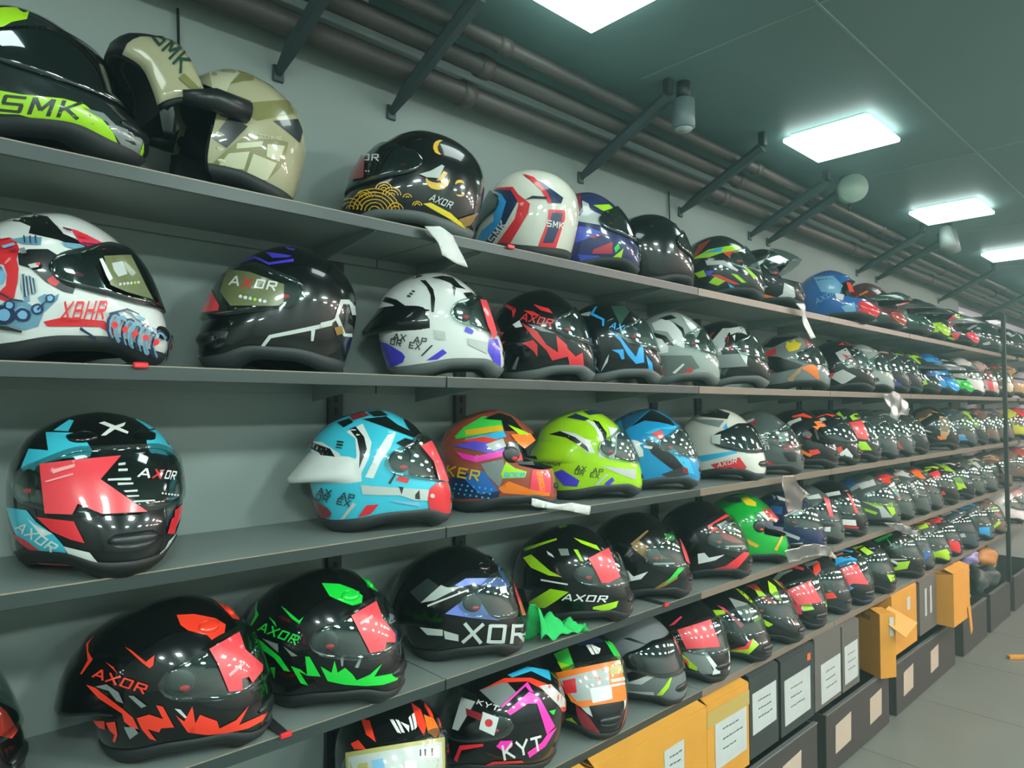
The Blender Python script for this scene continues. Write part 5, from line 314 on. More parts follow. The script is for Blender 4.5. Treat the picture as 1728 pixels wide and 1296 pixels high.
PAL = dict(lime='#a6dc14', lime2='#b9c832', dgry='#2b3133', dgry2='#5d6763', gry='#7b8380', gry2='#98a49d', gry3='#4b5552', gry4='#6a7072', lgry='#bcc3be', lgry2='#a9b0ae', tgry='#5a605f',
    olive='#7c7a4a', pale='#c3c3a2', beige='#a9a584', beige2='#8f8d6c', gold='#e0b01e', gold2='#8c6a2c', yel='#e6cf14', wht='#dfe2de', blk='#07090a', blk2='#0e1111', dark='#1d2625', red='#e02832', red2='#b02638',
    redor='#ee3a22', redst='#e8404a', pink2='#f0a0a0', redpk='#e63a52', pink='#ff32b4', pink3='#caa6a0', dred='#8e2430', dred2='#5c2a2c', rust='#a5402a', rust2='#9a4a34', orange='#f07a1e', blue='#2aa6ea', blue2='#3a4fc0', blue3='#2a66b0',
    blue4='#1d92c8', lblue='#3fc0d8', lblue3='#7ab4d8', sky='#2fb4de', sblue='#2c6ab8', dblue='#1a567c', pblue='#5a4ac8', periw='#7a8ee6', navy='#1e2a52', navy2='#2c3060', pur='#4a3ed2', grn='#12cc3c', grn2='#3cc84a', green='#0aaa38',
    dgrn='#28463a', dgrn2='#203832', steel='#6f9cb4', cream='#d6d6c8', tan='#b89464', brown='#5a4434', brown2='#6e5c50', slate='#3a4c54', khaki='#b0aa62', vsmk='#6a7048')
def paint(k): return principled('paint_'+k, PAL[k], .22 if k not in ('blk2', 'gry4', 'dgry') else .4, 0, 1.0 if k not in ('blk2', 'gry4', 'dgry') else .2, .25)
def matte(k): return principled('matte_'+k, PAL[k], .55)
def sticker(k): return principled('print_'+k, PAL[k], .3, 0, .8)
TRIM = principled('trim_rubber', '#1c2122', .6)
LINER = principled('liner_cloth', '#101415', .9, bump=.4, bscale=300)
PIVOT = principled('pivot_plastic', '#15191a', .35)
LEVER = principled('lever_red', '#d8262e', .4)
STRAP = principled('strap_webbing', '#14181a', .8)
VIS = dict(clear=film('visor_clear', (.80, .86, .84), .08, .03, .5), smoke=film('visor_smoke', (.30, .34, .33), .12, .03, .6), dark=film('visor_dark', (.05, .06, .06), .12, .04, .6))

def grid(rows, ths, ext, off, s, sz, close):
    P = surf(np.broadcast_to(ths, rows.shape), rows, ext, off)*np.array([s, s, sz])
    nr, nc = rows.shape; F = []
    for i in range(nr-1):
        for j in range(nc if close else nc-1):
            F.append((i*nc+j, i*nc+(j+1) % nc, (i+1)*nc+(j+1) % nc, (i+1)*nc+j))
    return P.reshape(-1, 3), F
def patch(name, mat, parent, t0, t1, z0, z1, off, s, sz, ext=0, nt=10, nz=5, base=0., shape=None, follow=False):
    """raised pad on the shell between two azimuths (degrees) and two heights, with side walls"""
    th = np.radians(np.linspace(t0, t1, nt+1)); V = []; F = []
    k = np.linspace(0, 1, nz+1)[:, None]; u = np.linspace(-1, 1, nt+1)[None, :]
    lo = np.full((1, nt+1), z0) if not callable(z0) else z0(th)[None]; hi = np.full((1, nt+1), z1) if not callable(z1) else z1(th)[None]
    if shape: mid = (lo+hi)/2; hw = (hi-lo)/2*shape(u); lo, hi = mid-hw, mid+hw
    R = lo+(hi-lo)*k
    o = off*np.sqrt(np.clip(1-np.abs(2*k-1)**6, 0, 1))*np.ones_like(u) if not follow else np.full(R.shape, off)
    A, F1 = grid(R, th, ext, o+1e-6, s, sz, False); B, F2 = grid(R, th, ext, np.full(R.shape, base+1e-6), s, sz, False)
    n = len(A); V = np.concatenate([A, B]); F = list(F1)+[tuple(i+n for i in f[::-1]) for f in F2]
    nc = nt+1; ring = [j for j in range(nc)]+[i*nc+nc-1 for i in range(1, nz+1)]+[nz*nc+j for j in range(nc-2, -1, -1)]+[i*nc for i in range(nz-1, 0, -1)]
    for a, b in zip(ring, ring[1:]+ring[:1]): F.append((b, a, a+n, b+n))
    return mesh_obj(name, V, F, mat, parent, True)
def fill_poly(pts, step):
    P = []
    n = len(pts)
    for i in range(n):
        a, b = pts[i], pts[(i+1) % n]; d = (b-a).length; k = max(1, int(math.ceil(d/step)))
        for j in range(k): P.append(a+(b-a)*j/k)
    m = len(P); E = [(i, (i+1) % m) for i in range(m)]
    x0 = min(p.x for p in P); x1 = max(p.x for p in P); y0 = min(p.y for p in P); y1 = max(p.y for p in P)
    G = []
    nx, ny = int((x1-x0)/step), int((y1-y0)/step)
    for i in range(1, nx+1):
        for j in range(1, ny+1):
            G.append(Vector((x0+i*step+(step*.3 if j % 2 else 0), y0+j*step)))
    co, _, fa, _, _, _ = delaunay_2d_cdt(P+G, E, [], 1, 1e-6)
    return co, fa
STROKES = {'A': ((0, 0, .5, 1), (.5, 1, 1, 0), (.2, .32, .8, .32)), 'B': ((.1, 0, .1, 1), (.1, .92, .8, .92), (.1, .5, .9, .5), (.1, .08, .9, .08), (.82, .5, .82, .95), (.9, .05, .9, .52)),
    'C': ((.1, .05, .1, .95), (.1, .92, 1, .92), (.1, .08, 1, .08)), 'E': ((.1, 0, .1, 1), (.1, .91, 1, .91), (.1, .5, .85, .5), (.1, .09, 1, .09)), 'G': ((.1, .05, .1, .95), (.1, .92, 1, .92), (.1, .08, 1, .08), (.9, .08, .9, .5), (.55, .46, .95, .46)),
    'H': ((.1, 0, .1, 1), (.9, 0, .9, 1), (.1, .5, .9, .5)), 'I': ((.5, 0, .5, 1),), 'K': ((.1, 0, .1, 1), (.1, .42, .95, 1), (.3, .55, 1, 0)), 'L': ((.1, 0, .1, 1), (.1, .09, 1, .09)),
    'M': ((.08, 0, .08, 1), (.92, 0, .92, 1), (.1, .98, .5, .3), (.5, .3, .9, .98)), 'N': ((.1, 0, .1, 1), (.9, 0, .9, 1), (.1, .97, .9, .03)), 'O': ((.1, .03, .1, .97), (.9, .03, .9, .97), (.1, .91, .9, .91), (.1, .09, .9, .09)),
    'P': ((.1, 0, .1, 1), (.1, .91, .9, .91), (.1, .45, .9, .45), (.9, .42, .9, .95)), 'R': ((.1, 0, .1, 1), (.1, .91, .9, .91), (.1, .48, .9, .48), (.9, .45, .9, .95), (.45, .48, .98, 0)), 'S': ((.05, .91, 1, .91), (.1, .95, .1, .5), (.05, .5, .95, .5), (.9, .5, .9, .05), (0, .09, .95, .09)),
    'T': ((.5, 0, .5, 1), (0, .91, 1, .91)), 'U': ((.1, .03, .1, 1), (.9, .03, .9, 1), (.1, .09, .9, .09)), 'W': ((.02, 1, .25, 0), (.25, 0, .5, .7), (.5, .7, .75, 0), (.75, 0, .98, 1)), 'X': ((0, 0, 1, 1), (0, 1, 1, 0)), 'Y': ((0, 1, .5, .45), (1, 1, .5, .45), (.5, .5, .5, 0))}
def glyph_mesh(txt, cache={}):
    """block lettering from thick strokes, scaled to the unit square"""
    if txt in cache: return cache[txt]
    V = []; F = []; n = len(txt); adv = 1.28; tot = n*adv-.28; wd = .085
    for i, ch in enumerate(txt):
        if ch == ' ': continue
        for x0, y0, x1, y1 in STROKES[ch]:
            L = math.hypot(x1-x0, y1-y0); nx, ny = -(y1-y0)/L*wd, (x1-x0)/L*wd; k = max(1, int(L/.2+.5))
            s = len(V)
            for q in range(k+1):
                x, y = x0+(x1-x0)*q/k, y0+(y1-y0)*q/k
                V += [((i*adv+x+nx*1.15)/tot, y+ny), ((i*adv+x-nx*1.15)/tot, y-ny)]
            F += [[s+2*q, s+2*q+1, s+2*q+3, s+2*q+2] for q in range(k)]
    cache[txt] = (V, F); return cache[txt]

GROUPS = {1: 'helmets on the top shelf', 2: 'helmets on the second shelf', 3: 'helmets on the third shelf', 4: 'helmets on the fourth shelf', 5: 'helmets on the lowest shelf'}
def make_helmet(spec):
    name, label, row, loc, yaw, s, sz, ext, base, vis, ex, axis, dec = spec
    near = loc[0] < 3.3
    root = empty(name, loc, label, 'helmet', GROUPS[row], yaw)
    ncol = 96 if near else 60
    th = np.radians(np.arange(ncol)*360/ncol); R = shell_rows(th, 9, 6, 12)
    V, F = grid(R, th, ext, 0., s, sz, True)
    inside = np.abs((np.degrees(th)+180) % 360-180) < 61
    na, nb = 9, 6
    keep = []
    for k, f in enumerate(F):
        i, j = divmod(k, ncol)
        if (na if 'flip' not in ex else -1) <= i < na+nb and inside[j] and inside[(j+1) % ncol]: continue
        keep.append(f)
    mesh_obj('shell', V, keep, paint(base), root, True)
    # lining and gasket
    VL, FL_ = grid(R, th, ext, -.017, s, sz, True)
    kl = [f[::-1] for k, f in enumerate(FL_) if f in set(keep)] if False else []
    ks = set(keep)
    kl = [f[::-1] for f in FL_ if f in ks]
    mesh_obj('lining', VL, kl, LINER, root, True)
    cols = [j for j in list(range(ncol//2, ncol))+list(range(ncol//2)) if inside[j]]
    loop = [na*ncol+j for j in cols]+[i*ncol+cols[-1] for i in range(na+1, na+nb)]+[(na+nb)*ncol+j for j in cols[::-1]]+[i*ncol+cols[0] for i in range(na+nb-1, na, -1)]
    pos = surf(np.broadcast_to(th, R.shape), R, ext, .0022).reshape(-1, 3)*np.array([s, s, sz])
    n = len(loop); GV = [pos[i] for i in loop]+[VL[i] for i in loop]
    if 'flip' not in ex: mesh_obj('eye_port_gasket', GV, [(i, (i+1) % n, n+(i+1) % n, n+i) for i in range(n)], TRIM, root, True)
    tr = TRIM if 'trim' not in ex else matte(ex['trim'])
    # bottom trim
    zt = np.stack([np.full(ncol, z) for z in (.0, .012, .027)], 0)
    A, f1 = grid(zt, th, ext, .0035, s, sz, True); B, f2 = grid(zt[:, :], th, ext, -.017, s, sz, True); m = len(A)
    FF = list(f1)+[tuple(i+m for i in f[::-1]) for f in f2]
    for j in range(ncol):
        k = (j+1) % ncol
        FF.append((k, j, j+m, k+m)); FF.append((2*ncol+j, 2*ncol+k, 2*ncol+k+m, 2*ncol+j+m))
    if 'flip' in ex: FF = [f for f in FF if not (inside[f[0] % ncol] and inside[f[2] % ncol])]
    mesh_obj('base_trim', np.concatenate([A, B]), FF, tr, root, True)
    # vents
    if 'flip' not in ex and (vis != 'none' or near):
        patch('chin_vent', PIVOT, root, -17, 17, .048, .072, .004, s, sz, ext, 8, 3, shape=lambda u: np.sqrt(np.clip(1-np.abs(u)**4, .05, 1)))
    bv = ex.get('brow', base if (not near or not dec) else None)
    for sg in ((-1, 1) if bv else ()):
        patch('brow_vent', paint(bv), root, sg*16, sg*42, .207, .226, .004, s, sz, ext, 8, 4, shape=lambda u: np.sqrt(np.clip(1-u*u, .04, 1)))
    if near:
        for sg in (-1, 1):
            pv = patch('pivot_cover', PIVOT, root, sg*57, sg*76, .126, .170, .0035, s, sz, ext, 8, 8, shape=lambda u: np.sqrt(np.clip(1-u*u, .03, 1)))
            patch('release_lever', LEVER, pv, sg*61, sg*67, .130, .145, .0055, s, sz, ext, 4, 3, base=.003, shape=lambda u: np.clip(1-.5*np.abs(u), .1, 1))
    if 'chinp' in ex:
        patch('chin_panel', paint(ex['chinp']), root, -48, 48, .022, .098, .003, s, sz, ext, 16, 6, shape=lambda u: np.sqrt(np.clip(1-np.abs(u)**3, .12, 1)))
    # visor
    if vis != 'none':
        vt = np.radians(np.linspace(-80, 80, 41)); lo, hi = port(vt, .007)
        sh = np.sqrt(np.clip(1-(np.clip(np.abs(np.degrees(vt))-64, 0, 16)/16)**2, .02, 1)); mid = (lo+hi)/2
        lo, hi = mid+(lo-mid)*sh, mid+(hi-mid)*sh
        k = np.linspace(0, 1, 8)[:, None]; RR = lo+(hi-lo)*k
        A, f1 = grid(RR, vt, ext, np.full(RR.shape, .0065), s, sz, False); B, f2 = grid(RR, vt, ext, np.full(RR.shape, .0045), s, sz, False); m = len(A)
        FF = list(f1)+[tuple(i+m for i in f[::-1]) for f in f2]; nc = 41
        ring = list(range(nc))+[i*nc+nc-1 for i in range(1, 8)]+[7*nc+j for j in range(nc-2, -1, -1)]+[i*nc for i in range(6, 0, -1)]
        for a, b in zip(ring, ring[1:]+ring[:1]): FF.append((b, a, a+m, b+m))
        VV = np.concatenate([A, B])
        if 'visup' in ex:
            a = math.radians(-ex['visup']); c_, s_ = math.cos(a), math.sin(a); zc = .148*sz
            x, z = VV[:, 0].copy(), VV[:, 2]-zc
            VV[:, 0], VV[:, 2] = (c_*x+s_*z)*1.0, zc-s_*x+c_*z
        mesh_obj('visor', VV, FF, VIS[vis], root, True)
    # rear spoiler
    spo_v, spo_f = None, []
    if ex.get('spo'):
        c, d = ex['spo'][:2]; tail = len(ex['spo']) > 2
        t = np.radians(np.linspace(98, 262, 41)); prof = [(.104, 0.), (.110, .45), (.120, 1.), (.128, 1.0), (.150, .30), (.165, 0.)]
        if tail:
            t = np.radians(np.linspace(112, 248, 41)); prof = [(.088, 0.), (.092, .6), (.098, 1.), (.106, 1.0), (.135, .80), (.165, .58), (.195, .34), (.22, .14), (.236, .02), (.24, 0.)]
        dd = np.abs(np.degrees(t)-180); w_ = 64 if tail else 78
        grow = (.002 if tail else .006)*(1-sstep(w_-10, w_+3, dd))+d*(1-sstep(8, w_, dd))
        Vs = []
        for z, kk in prof:
            q = surf(t, np.full(t.shape, z)-.018*(1-sstep(0, 80, dd))*0, ext, grow*kk-.001*(kk == 0)+1e-6)
            q[:, 2] -= .016*(1-sstep(0, 82, dd))*kk
            Vs.append(q*np.array([s, s, sz]))
        nc = 41; Fs = [(i*nc+j, i*nc+j+1, (i+1)*nc+j+1, (i+1)*nc+j) for i in range(len(prof)-1) for j in range(nc-1)]
        spo_v, spo_f = np.concatenate(Vs), Fs
        mesh_obj('rear_spoiler', np.concatenate(Vs), Fs, paint(c), root, True)
    # flipped-up chin bar
    if 'flip' in ex:
        A, B, f1, ring = chinbar(ex['flip'], ext, s, sz); m = len(A)
        cb = mesh_obj('chin_bar', np.concatenate([A, B]), list(f1)+[(b, a, a+m, b+m) for a, b in zip(ring, ring[1:]+ring[:1])], [paint(base), PIVOT], root, True, [int(9 <= k % 28 <= 18) for k in range(len(f1))]+[1]*len(ring))
        cen0 = A.mean(0)
        mesh_obj('chin_bar_lining', B+(B-A)*.04, [f[::-1] for f in f1], LINER, cb, True)
        rim = [A[i] for i in ring]; nr_ = len(rim)
        seal = MB().tube([tuple(A[i]+(B[i]-A[i])*.4) for i in ring+ring[:1]], .006, 6); seal.build('seal_strip', TRIM, cb, True)
        cw = [B[j] for j in range(29)]; cv = []; cf = []
        for j in range(14):
            a_, c_ = Vector(cw[j]), Vector(cw[28-j])
            for q in range(7): cv.append(a_.lerp(c_, q/6)+(Vector(B.mean(0))-a_.lerp(c_, q/6))*.12)
        for j in range(13):
            for q in range(6): cf.append((j*7+q, j*7+q+1, (j+1)*7+q+1, (j+1)*7+q))
        mesh_obj('chin_curtain', cv, cf, LINER, cb, True)
        for sg in (-1, 1):
            e = A[4*29+(28 if sg > 0 else 0)]
            MB().tube([(.02*s, sg*.124*s, .142*sz), ((.03*s+e[0])/2, sg*.131*s, (.15*sz+e[2])/2), (e[0], e[1], e[2])], [.022, .021, .012], 12).build('hinge_arm', PIVOT, cb, True)
        for sg in (-1, 1):
            for zz, tt in ((.03, 66), (.055, 64), (.085, 63)): patch('rivet', paint('pale'), root, sg*tt, sg*(tt+5), zz, zz+.011, .003, s, sz, ext, 4, 3, shape=lambda u: np.sqrt(np.clip(1-u*u, .1, 1)))
        for sg in (-1, 1):
            patch('cheek_pad', LINER, root, sg*58, sg*88, .01, .11, -.006, s, sz, ext, 6, 6, base=-.03)
    # peak
    if ex.get('peak'):
        ang, c, ln = ex['peak']; hz = .15
        us = np.linspace(-1, 1, 17); ts = np.linspace(0, 1, 9); top = []
        for t in ts:
            a = us*math.radians(88)
            root_ = surf(a*1.0, .150+.058*np.cos(us*math.pi/2)**.7, ext, .012)
            tip = np.stack([np.full(17, .125+ln)-.035*us**2, us*.085, np.full(17, .205)-.030*us**2], -1)
            w = t*(np.cos(us*math.pi/2)**.45)[:, None]
            q = root_*(1-w)+tip*w; q[:, 2] += .012*np.sin(math.pi*t)*np.cos(us*math.pi/2)
            top.append(q)
        top = np.concatenate(top); bot = top.copy(); bot[:, 2] -= .006; bot[:, 0] -= .003
        VV = np.concatenate([top, bot]); n_ = len(top); Fp = []
        for i in range(8):
            for j in range(16):
                q = (i*17+j, i*17+j+1, (i+1)*17+j+1, (i+1)*17+j); Fp += [q, tuple(x+n_ for x in q[::-1])]
        ring = list(range(17))+[i*17+16 for i in range(1, 9)]+[8*17+j for j in range(15, -1, -1)]+[i*17 for i in range(7, 0, -1)]
        for a_, b_ in zip(ring, ring[1:]+ring[:1]): Fp.append((b_, a_, a_+n_, b_+n_))
        r_ = math.radians(-ang); c_, s_ = math.cos(r_), math.sin(r_); x, z = VV[:, 0].copy(), VV[:, 2]-hz
        VV[:, 0], VV[:, 2] = c_*x+s_*z, hz-s_*x+c_*z
        pk = mesh_obj('peak', VV*np.array([s, s, sz]), Fp, paint(c), root, True)
        for sg in (-1, 1):
            patch('peak_screw', PIVOT, pk, sg*78, sg*102, .118, .178, .016, s, sz, ext, 8, 8, shape=lambda u: np.sqrt(np.clip(1-u*u, .05, 1)))
    # stickers and lettering
    if dec:
        full = [tuple(f) for f in F]
        sv, sf = list(V), list(full)
        if spo_v is not None and len(ex['spo']) > 2: sf += [tuple(i+len(sv) for i in f) for f in spo_f]; sv += list(spo_v)
        trees = {'s': BVHTree.FromPolygons([Vector(v) for v in sv], sf)}
        PV, _ = grid(R, th, ext, .0067, s, sz, True); trees['v'] = BVHTree.FromPolygons([Vector(v) for v in PV], full)
        if 'flip' in ex:
            A_, B_, f_, _r = chinbar(ex['flip'], ext, s, sz); trees['c'] = BVHTree.FromPolygons([Vector(v) for v in A_], [tuple(f) for f in f_])
        ax = Vector(axis).normalized(); e1 = Vector((0, 0, 1)).cross(ax).normalized(); e2 = ax.cross(e1); cen = Vector((0, 0, .13*sz))
        def press(p, t, off):
            o = cen+e1*p[0]+e2*p[1]
            h, nrm, _, _ = trees[t].ray_cast(o+ax*.6, -ax)
            if h is None:
                h, nrm, _, _ = trees[t].find_nearest(o)
            if nrm.dot(h-cen) < 0: nrm = -nrm
            return h+nrm*off
        side = 1 if ax.y > 0 else -1
        out = {}
        for i, d in enumerate(dec):
            t, c = d[0], d[1]; off = .0007+.00014*i
            key = ('lettering' if len(d) == 5 else 'graphic') if t in 'sc' else ('visor_lettering' if len(d) == 5 else 'visor_sheet')
            if len(d) == 3:
                L = d[2]; pts = [Vector((L[k]/1000, L[k+1]/1000)) for k in range(0, len(L), 2)]
                co, fa = fill_poly(pts, .011 if near else .016)
            else:
                x0, y0, x1, y1, xu, yu = [q/1000 for q in d[3]]
                gv, fa = glyph_mesh(d[2]); sh = d[4]; hh = math.hypot(xu-x0, yu-y0); L = math.hypot(x1-x0, y1-y0)
                ex_ = Vector(((x1-x0), (y1-y0))); up_ = Vector((xu-x0, yu-y0))
                k = 1-sh*hh/max(L, 1e-4)
                co = [Vector((x0, y0))+ex_*(u*k)+up_*w+ex_.normalized()*(sh*hh*w) for u, w in gv]
            if not fa: continue
            if len(d) == 3:
                par = list(range(len(co)))
                def find(i):
                    while par[i] != i: par[i] = par[par[i]]; i = par[i]
                    return i
                for f in fa:
                    for q in f[1:]: par[find(q)] = find(f[0])
                grp = {}
                for f in fa: grp.setdefault(find(f[0]), []).append(f)
                main = max(grp.values(), key=len)
                if len(main) > .5*len(fa): fa = main
                used = sorted({q for f in fa for q in f}); ren = {q: k for k, q in enumerate(used)}
                co = [co[q] for q in used]; fa = [[ren[q] for q in f] for f in fa]
            W = [press(p, t, off) for p in co]
            big = len(d) == 3 and near and (max(p[0] for p in co)-min(p[0] for p in co))*(max(p[1] for p in co)-min(p[1] for p in co)) > .0004 and len(co) > 6
            if big or (near and len(d) == 5) or (t == 'v' and len(d) == 3 and len(co) > 8): key = (key, i)
            Vv, Ff, Mi, ms = out.setdefault(key, ([], [], [], []))
            if c not in ms: ms.append(c)
            mi = ms.index(c)
            def put(W, fl):
                n = len(Vv); Vv.extend(W)
                for f in fa:
                    a, b, cc = W[f[0]], W[f[1]], W[f[2]]
                    nn = (b-a).cross(cc-a)
                    g = tuple(q+n for q in f)
                    if nn.dot((a+b+cc)/3-cen) < 0: g = g[::-1]
                    Ff.append(g); Mi.append(mi)
            put(W, 0)
            if len(d) == 3 and t == 's' and all(w.y*side > .006 for w in W):
                Vv, Ff, Mi, ms = out.setdefault('graphic', ([], [], [], []))
                if c not in ms: ms.append(c)
                mi = ms.index(c)
                put([Vector((w.x, -w.y, w.z)) for w in W], 1)
        for key, (Vv, Ff, Mi, ms) in out.items():
            if Ff:
                o = mesh_obj(key if isinstance(key, str) else key[0], Vv, Ff, [sticker(c) for c in ms], root, True, Mi)
                if key in ('graphic', 'visor_sheet'): o['kind'] = 'stuff'
    return root

# ------------------------------------------------------------------ room
WALLY, FRONT = 1.575, 1.26
XA, XB, YB, ZC = -2.6, 12.5, -3.2, 2.616
wall_m = principled('wall_paint', '#86928d', .75, noise=.05, nscale=2, bump=.15, bscale=60)
ceil_m = principled('ceiling_dark', '#648280', .5, noise=.08, nscale=1.2)
floor_m = principled('floor_tile', '#6c736c', .38, noise=.06, nscale=3)
def slab(name, *b, m): return struct(MB().box(*b).build(name, m))
fl = slab('floor', XA, XB, YB, WALLY+.1, -.1, -.004, m=principled('grout', '#5c625e', .8))
tile_me = None
for i in range(11):
    for j in range(4):
        x0, y1 = 1.0+i*.8, 1.45-j*.8
        o = MB().box(x0+.002, x0+.798, y1-.798, y1-.002, -.004, 0, .0008).build('tile', floor_m) if tile_me is None else share('tile', tile_me)
        if tile_me is None: tile_me = o.data; TX, TY = x0, y1
        o.location = (x0-TX, y1-TY, 0); o.parent = fl
slab('ceiling', XA, XB, YB, WALLY+.1, ZC, ZC+.1, m=ceil_m)
slab('wall_left', XA, 6.44, WALLY, WALLY+.1, 0, ZC, m=wall_m)
slab('wall_left', 6.44, XB, WALLY+.04, WALLY+.1, 0, ZC, m=wall_m)
slab('wall_right', XA, XB, YB-.1, YB, 0, ZC, m=principled('wall_pale', '#aab0ac', .7))
slab('wall_back', XA-.1, XA, YB, WALLY+.1, 0, ZC, m=wall_m)
slab('wall_far', XB, XB+.1, YB, WALLY+.1, 0, ZC, m=wall_m)
joint_m = principled('ceiling_joint', '#7d9490', .6)
for i, a in enumerate((1.75, 3.25, 4.7, 6.1)):
    slab('trim_%d' % (i+1), a-.003, a+.003, YB, WALLY-.3, ZC-.002, ZC+.001, m=joint_m)
slab('trim_5', .5, XB, .72, .726, ZC-.0025, ZC+.001, m=joint_m)
# bright slatted panel on the wall past the last posts
sl = empty('slat_panel', (6.445, WALLY+.004, 0), 'pale horizontal slatted wall panel behind the racks past the end post', 'wall panel')
slat_m = principled('slat_pale', '#c9c6d4', .35, coat=.3); sm = None
for k in range(24):
    z = .55+k*.078
    if sm is None:
        o = MB().box(0, 5.5, 0, .022, 0, .060, .004).build('slat', slat_m); sm = o.data
    else: o = share('slat', sm)
    o.parent = sl; o.location = (0, 0, z)
MB().box(0, 5.5, .022, .028, .5, 2.45).build('backing', principled('slat_back', '#5d5a66', .7), sl)

# ceiling light panels
frame_m = principled('lamp_frame', '#e6ecea', .4)
lamp_m = emitter('lamp_diffuser', (.82, 1.0, .96), PANEL_POWER)
lamp_aisle = [emitter('lamp_aisle_cool', (.80, 1.0, .94), AISLE_POWER), emitter('lamp_aisle_warm', (1.0, .88, .79), AISLE_POWER)]
lid = {(1, 0): 'large square ceiling lamp at the top edge above the black and gold helmet', (2, 0): 'square ceiling lamp in the middle of the lit row', (3, 0): 'third square ceiling lamp from the viewer, right of centre', (4, 0): 'square ceiling lamp at the right frame edge'}
lm = None; lm2 = [None, None]
n_l = 0
for i in range(-1, 8):
    for j, y in enumerate((1.02, -.75, -2.2)):
        x = 1.235+(i-1)*1.425
        lab = lid.get((i, j))
        if lab is None: lab = 'square ceiling lamp outside the view, %s, %s' % (['behind the viewer', 'over the viewer', 'beside the first lamp', 'beside the second lamp', 'beside the third lamp', 'beside the fourth lamp', 'fifth along', 'sixth along', 'seventh along'][i+1], ['rack row', 'aisle row', 'far row'][j])
        r = empty('ceiling_lamp', (x, y, ZC), lab, 'lamp', 'ceiling lamps')
        if lm is None:
            h = .155
            f = MB().box(-h+.02, h-.02, -h+.02, h-.02, -.016, 0, .002).build('lamp_frame', frame_m, r)
            d = MB().box(-h, h, -h, h, -.034, -.016, .004).build('diffuser', lamp_m, r); lm = (f.data, d.data)
        else:
            share('lamp_frame', lm[0], r)
            if j == 0: share('diffuser', lm[1], r)
            else:
                kw = 1 if i > 2 else 0
                if lm2[kw] is None:
                    me = lm[1].copy(); me.materials[0] = lamp_aisle[kw]; lm2[kw] = me
                share('diffuser', lm2[kw], r)

# pipes, brackets and fittings under the ceiling along the wall
pipe_m = principled('pipe_red', '#463f3b', .5, noise=.15, nscale=6); black_m = principled('black_metal', '#1d2526', .45); arm_m = principled('bracket_grey', '#2f3d3e', .5)
for k, (y, z, r_) in enumerate(((1.50, 2.475, .030), (1.42, 2.525, .026), (1.34, 2.552, .02))):
    p = MB().tube([(-2.4, y, z), (11.8, y, z)], r_, 12).build('conduit_pipe', pipe_m, None, True)
    tag(p, ['thick brown red pipe nearest the wall under the ceiling', 'brown red pipe running between the two other pipes', 'thin brown red pipe farthest from the wall under the ceiling'][k], 'pipe', 'pipes along the wall')
    for q in range(10):
        MB().tube([(-1.6+q*1.4, y, z), (-1.56+q*1.4, y, z)], r_*1.22, 12).build('coupling', pipe_m, p, True)
bk = None
for k, x in enumerate((-.7, .70, 1.02, 1.80, 2.42, 3.0, 3.18, 4.3, 4.62, 5.9, 7.2)):
    r = empty('pipe_bracket', (x, 0, 0), 'black angled pipe bracket on the wall, %s along the pipes' % ['behind view', 'nearest in view', 'second in view', 'third in view', 'fourth in view', 'fifth in view', 'sixth in view', 'seventh in view', 'eighth in view', 'ninth in view', 'last in view'][k], 'bracket', 'pipe brackets')
    if bk is None:
        a = MB().tube([(0, 1.572, 2.385), (0, 1.50, 2.42), (.015, 1.22, 2.56)], [.010, .019, .022], 6).build('arm', arm_m, r)
        b = MB().box(-.014, .014, 1.567, 1.575, 2.365, 2.405, .002).build('wall_plate', arm_m, r)
        c = MB().box(.002, .028, 1.207, 1.233, 2.566, ZC, .003).build('ceiling_plate', black_m, r); bk = (a.data, b.data, c.data)
    else:
        share('arm', bk[0], r); share('wall_plate', bk[1], r); share('ceiling_plate', bk[2], r)
# spot, speaker, camera, junction
r = empty('spot_lamp', (1.87, 1.20, ZC), 'dark cylinder spot lamp hanging under the ceiling between the first two square lamps', 'spot lamp')
MB().tube([(0, 0, 0), (0, 0, -.055)], .022, 12).build('stem', black_m, r, True)
MB().tube([(0, 0, -.05), (0, 0, -.058), (0, 0, -.145), (0, 0, -.150)], [.02, .036, .036, .030], 18).build('can', principled('spot_grey', '#6a7a7a', .4), r, True)
MB().tube([(0, 0, -.147), (0, 0, -.153)], .028, 16).build('lens', principled('spot_lens', '#aebcba', .2), r, True)
r = empty('spot_lamp', (4.40, 1.12, ZC), 'pale twin spot lamp hanging below the third square lamp', 'spot lamp')
MB().tube([(0, 0, 0), (0, 0, -.05)], .02, 10).build('stem', black_m, r, True)
for q in (-.045, .045): MB().tube([(q, 0, -.04), (q-.03, -.02, -.16)], [.032, .04], 14).build('can', principled('spot_pale', '#8a9490', .4), r, True)
r = empty('ceiling_speaker', (3.19, 1.20, ZC), 'pale round speaker disc on the dark ceiling left of the third lamp', 'speaker')
MB().tube([(0, 0, 0), (0, 0, -.05)], .02, 10).build('stem', black_m, r, True)
MB().tube([(.02, .0, -.052), (-.02, -.035, -.060)], .062, 24).build('disc', principled('speaker_pale', '#9fb6a6', .5), r, True)
MB().tube([(.03, .0, -.09), (.02, 0, -.15)], .006, 6).build('cable_tail', black_m, r, True)
r = empty('dome_camera', (.90, 1.30, ZC), 'small white dome camera at the top edge of the view', 'camera')
MB().tube([(0, 0, 0), (0, 0, -.03)], .03, 16).build('mount', frame_m, r, True)
MB().tube([(0, 0, -.03), (0, 0, -.045), (0, 0, -.06), (0, 0, -.066)], [.028, .026, .016, .004], 16).build('dome', frame_m, r, True)
o = MB().box(.84, .862, 1.428, 1.446, 2.553, ZC, .003).build('ceiling_sensor', frame_m); tag(o, 'tiny white box sensor below the pipes near the dome camera', 'sensor')
wire_m = principled('wire_black', '#151b1b', .6)
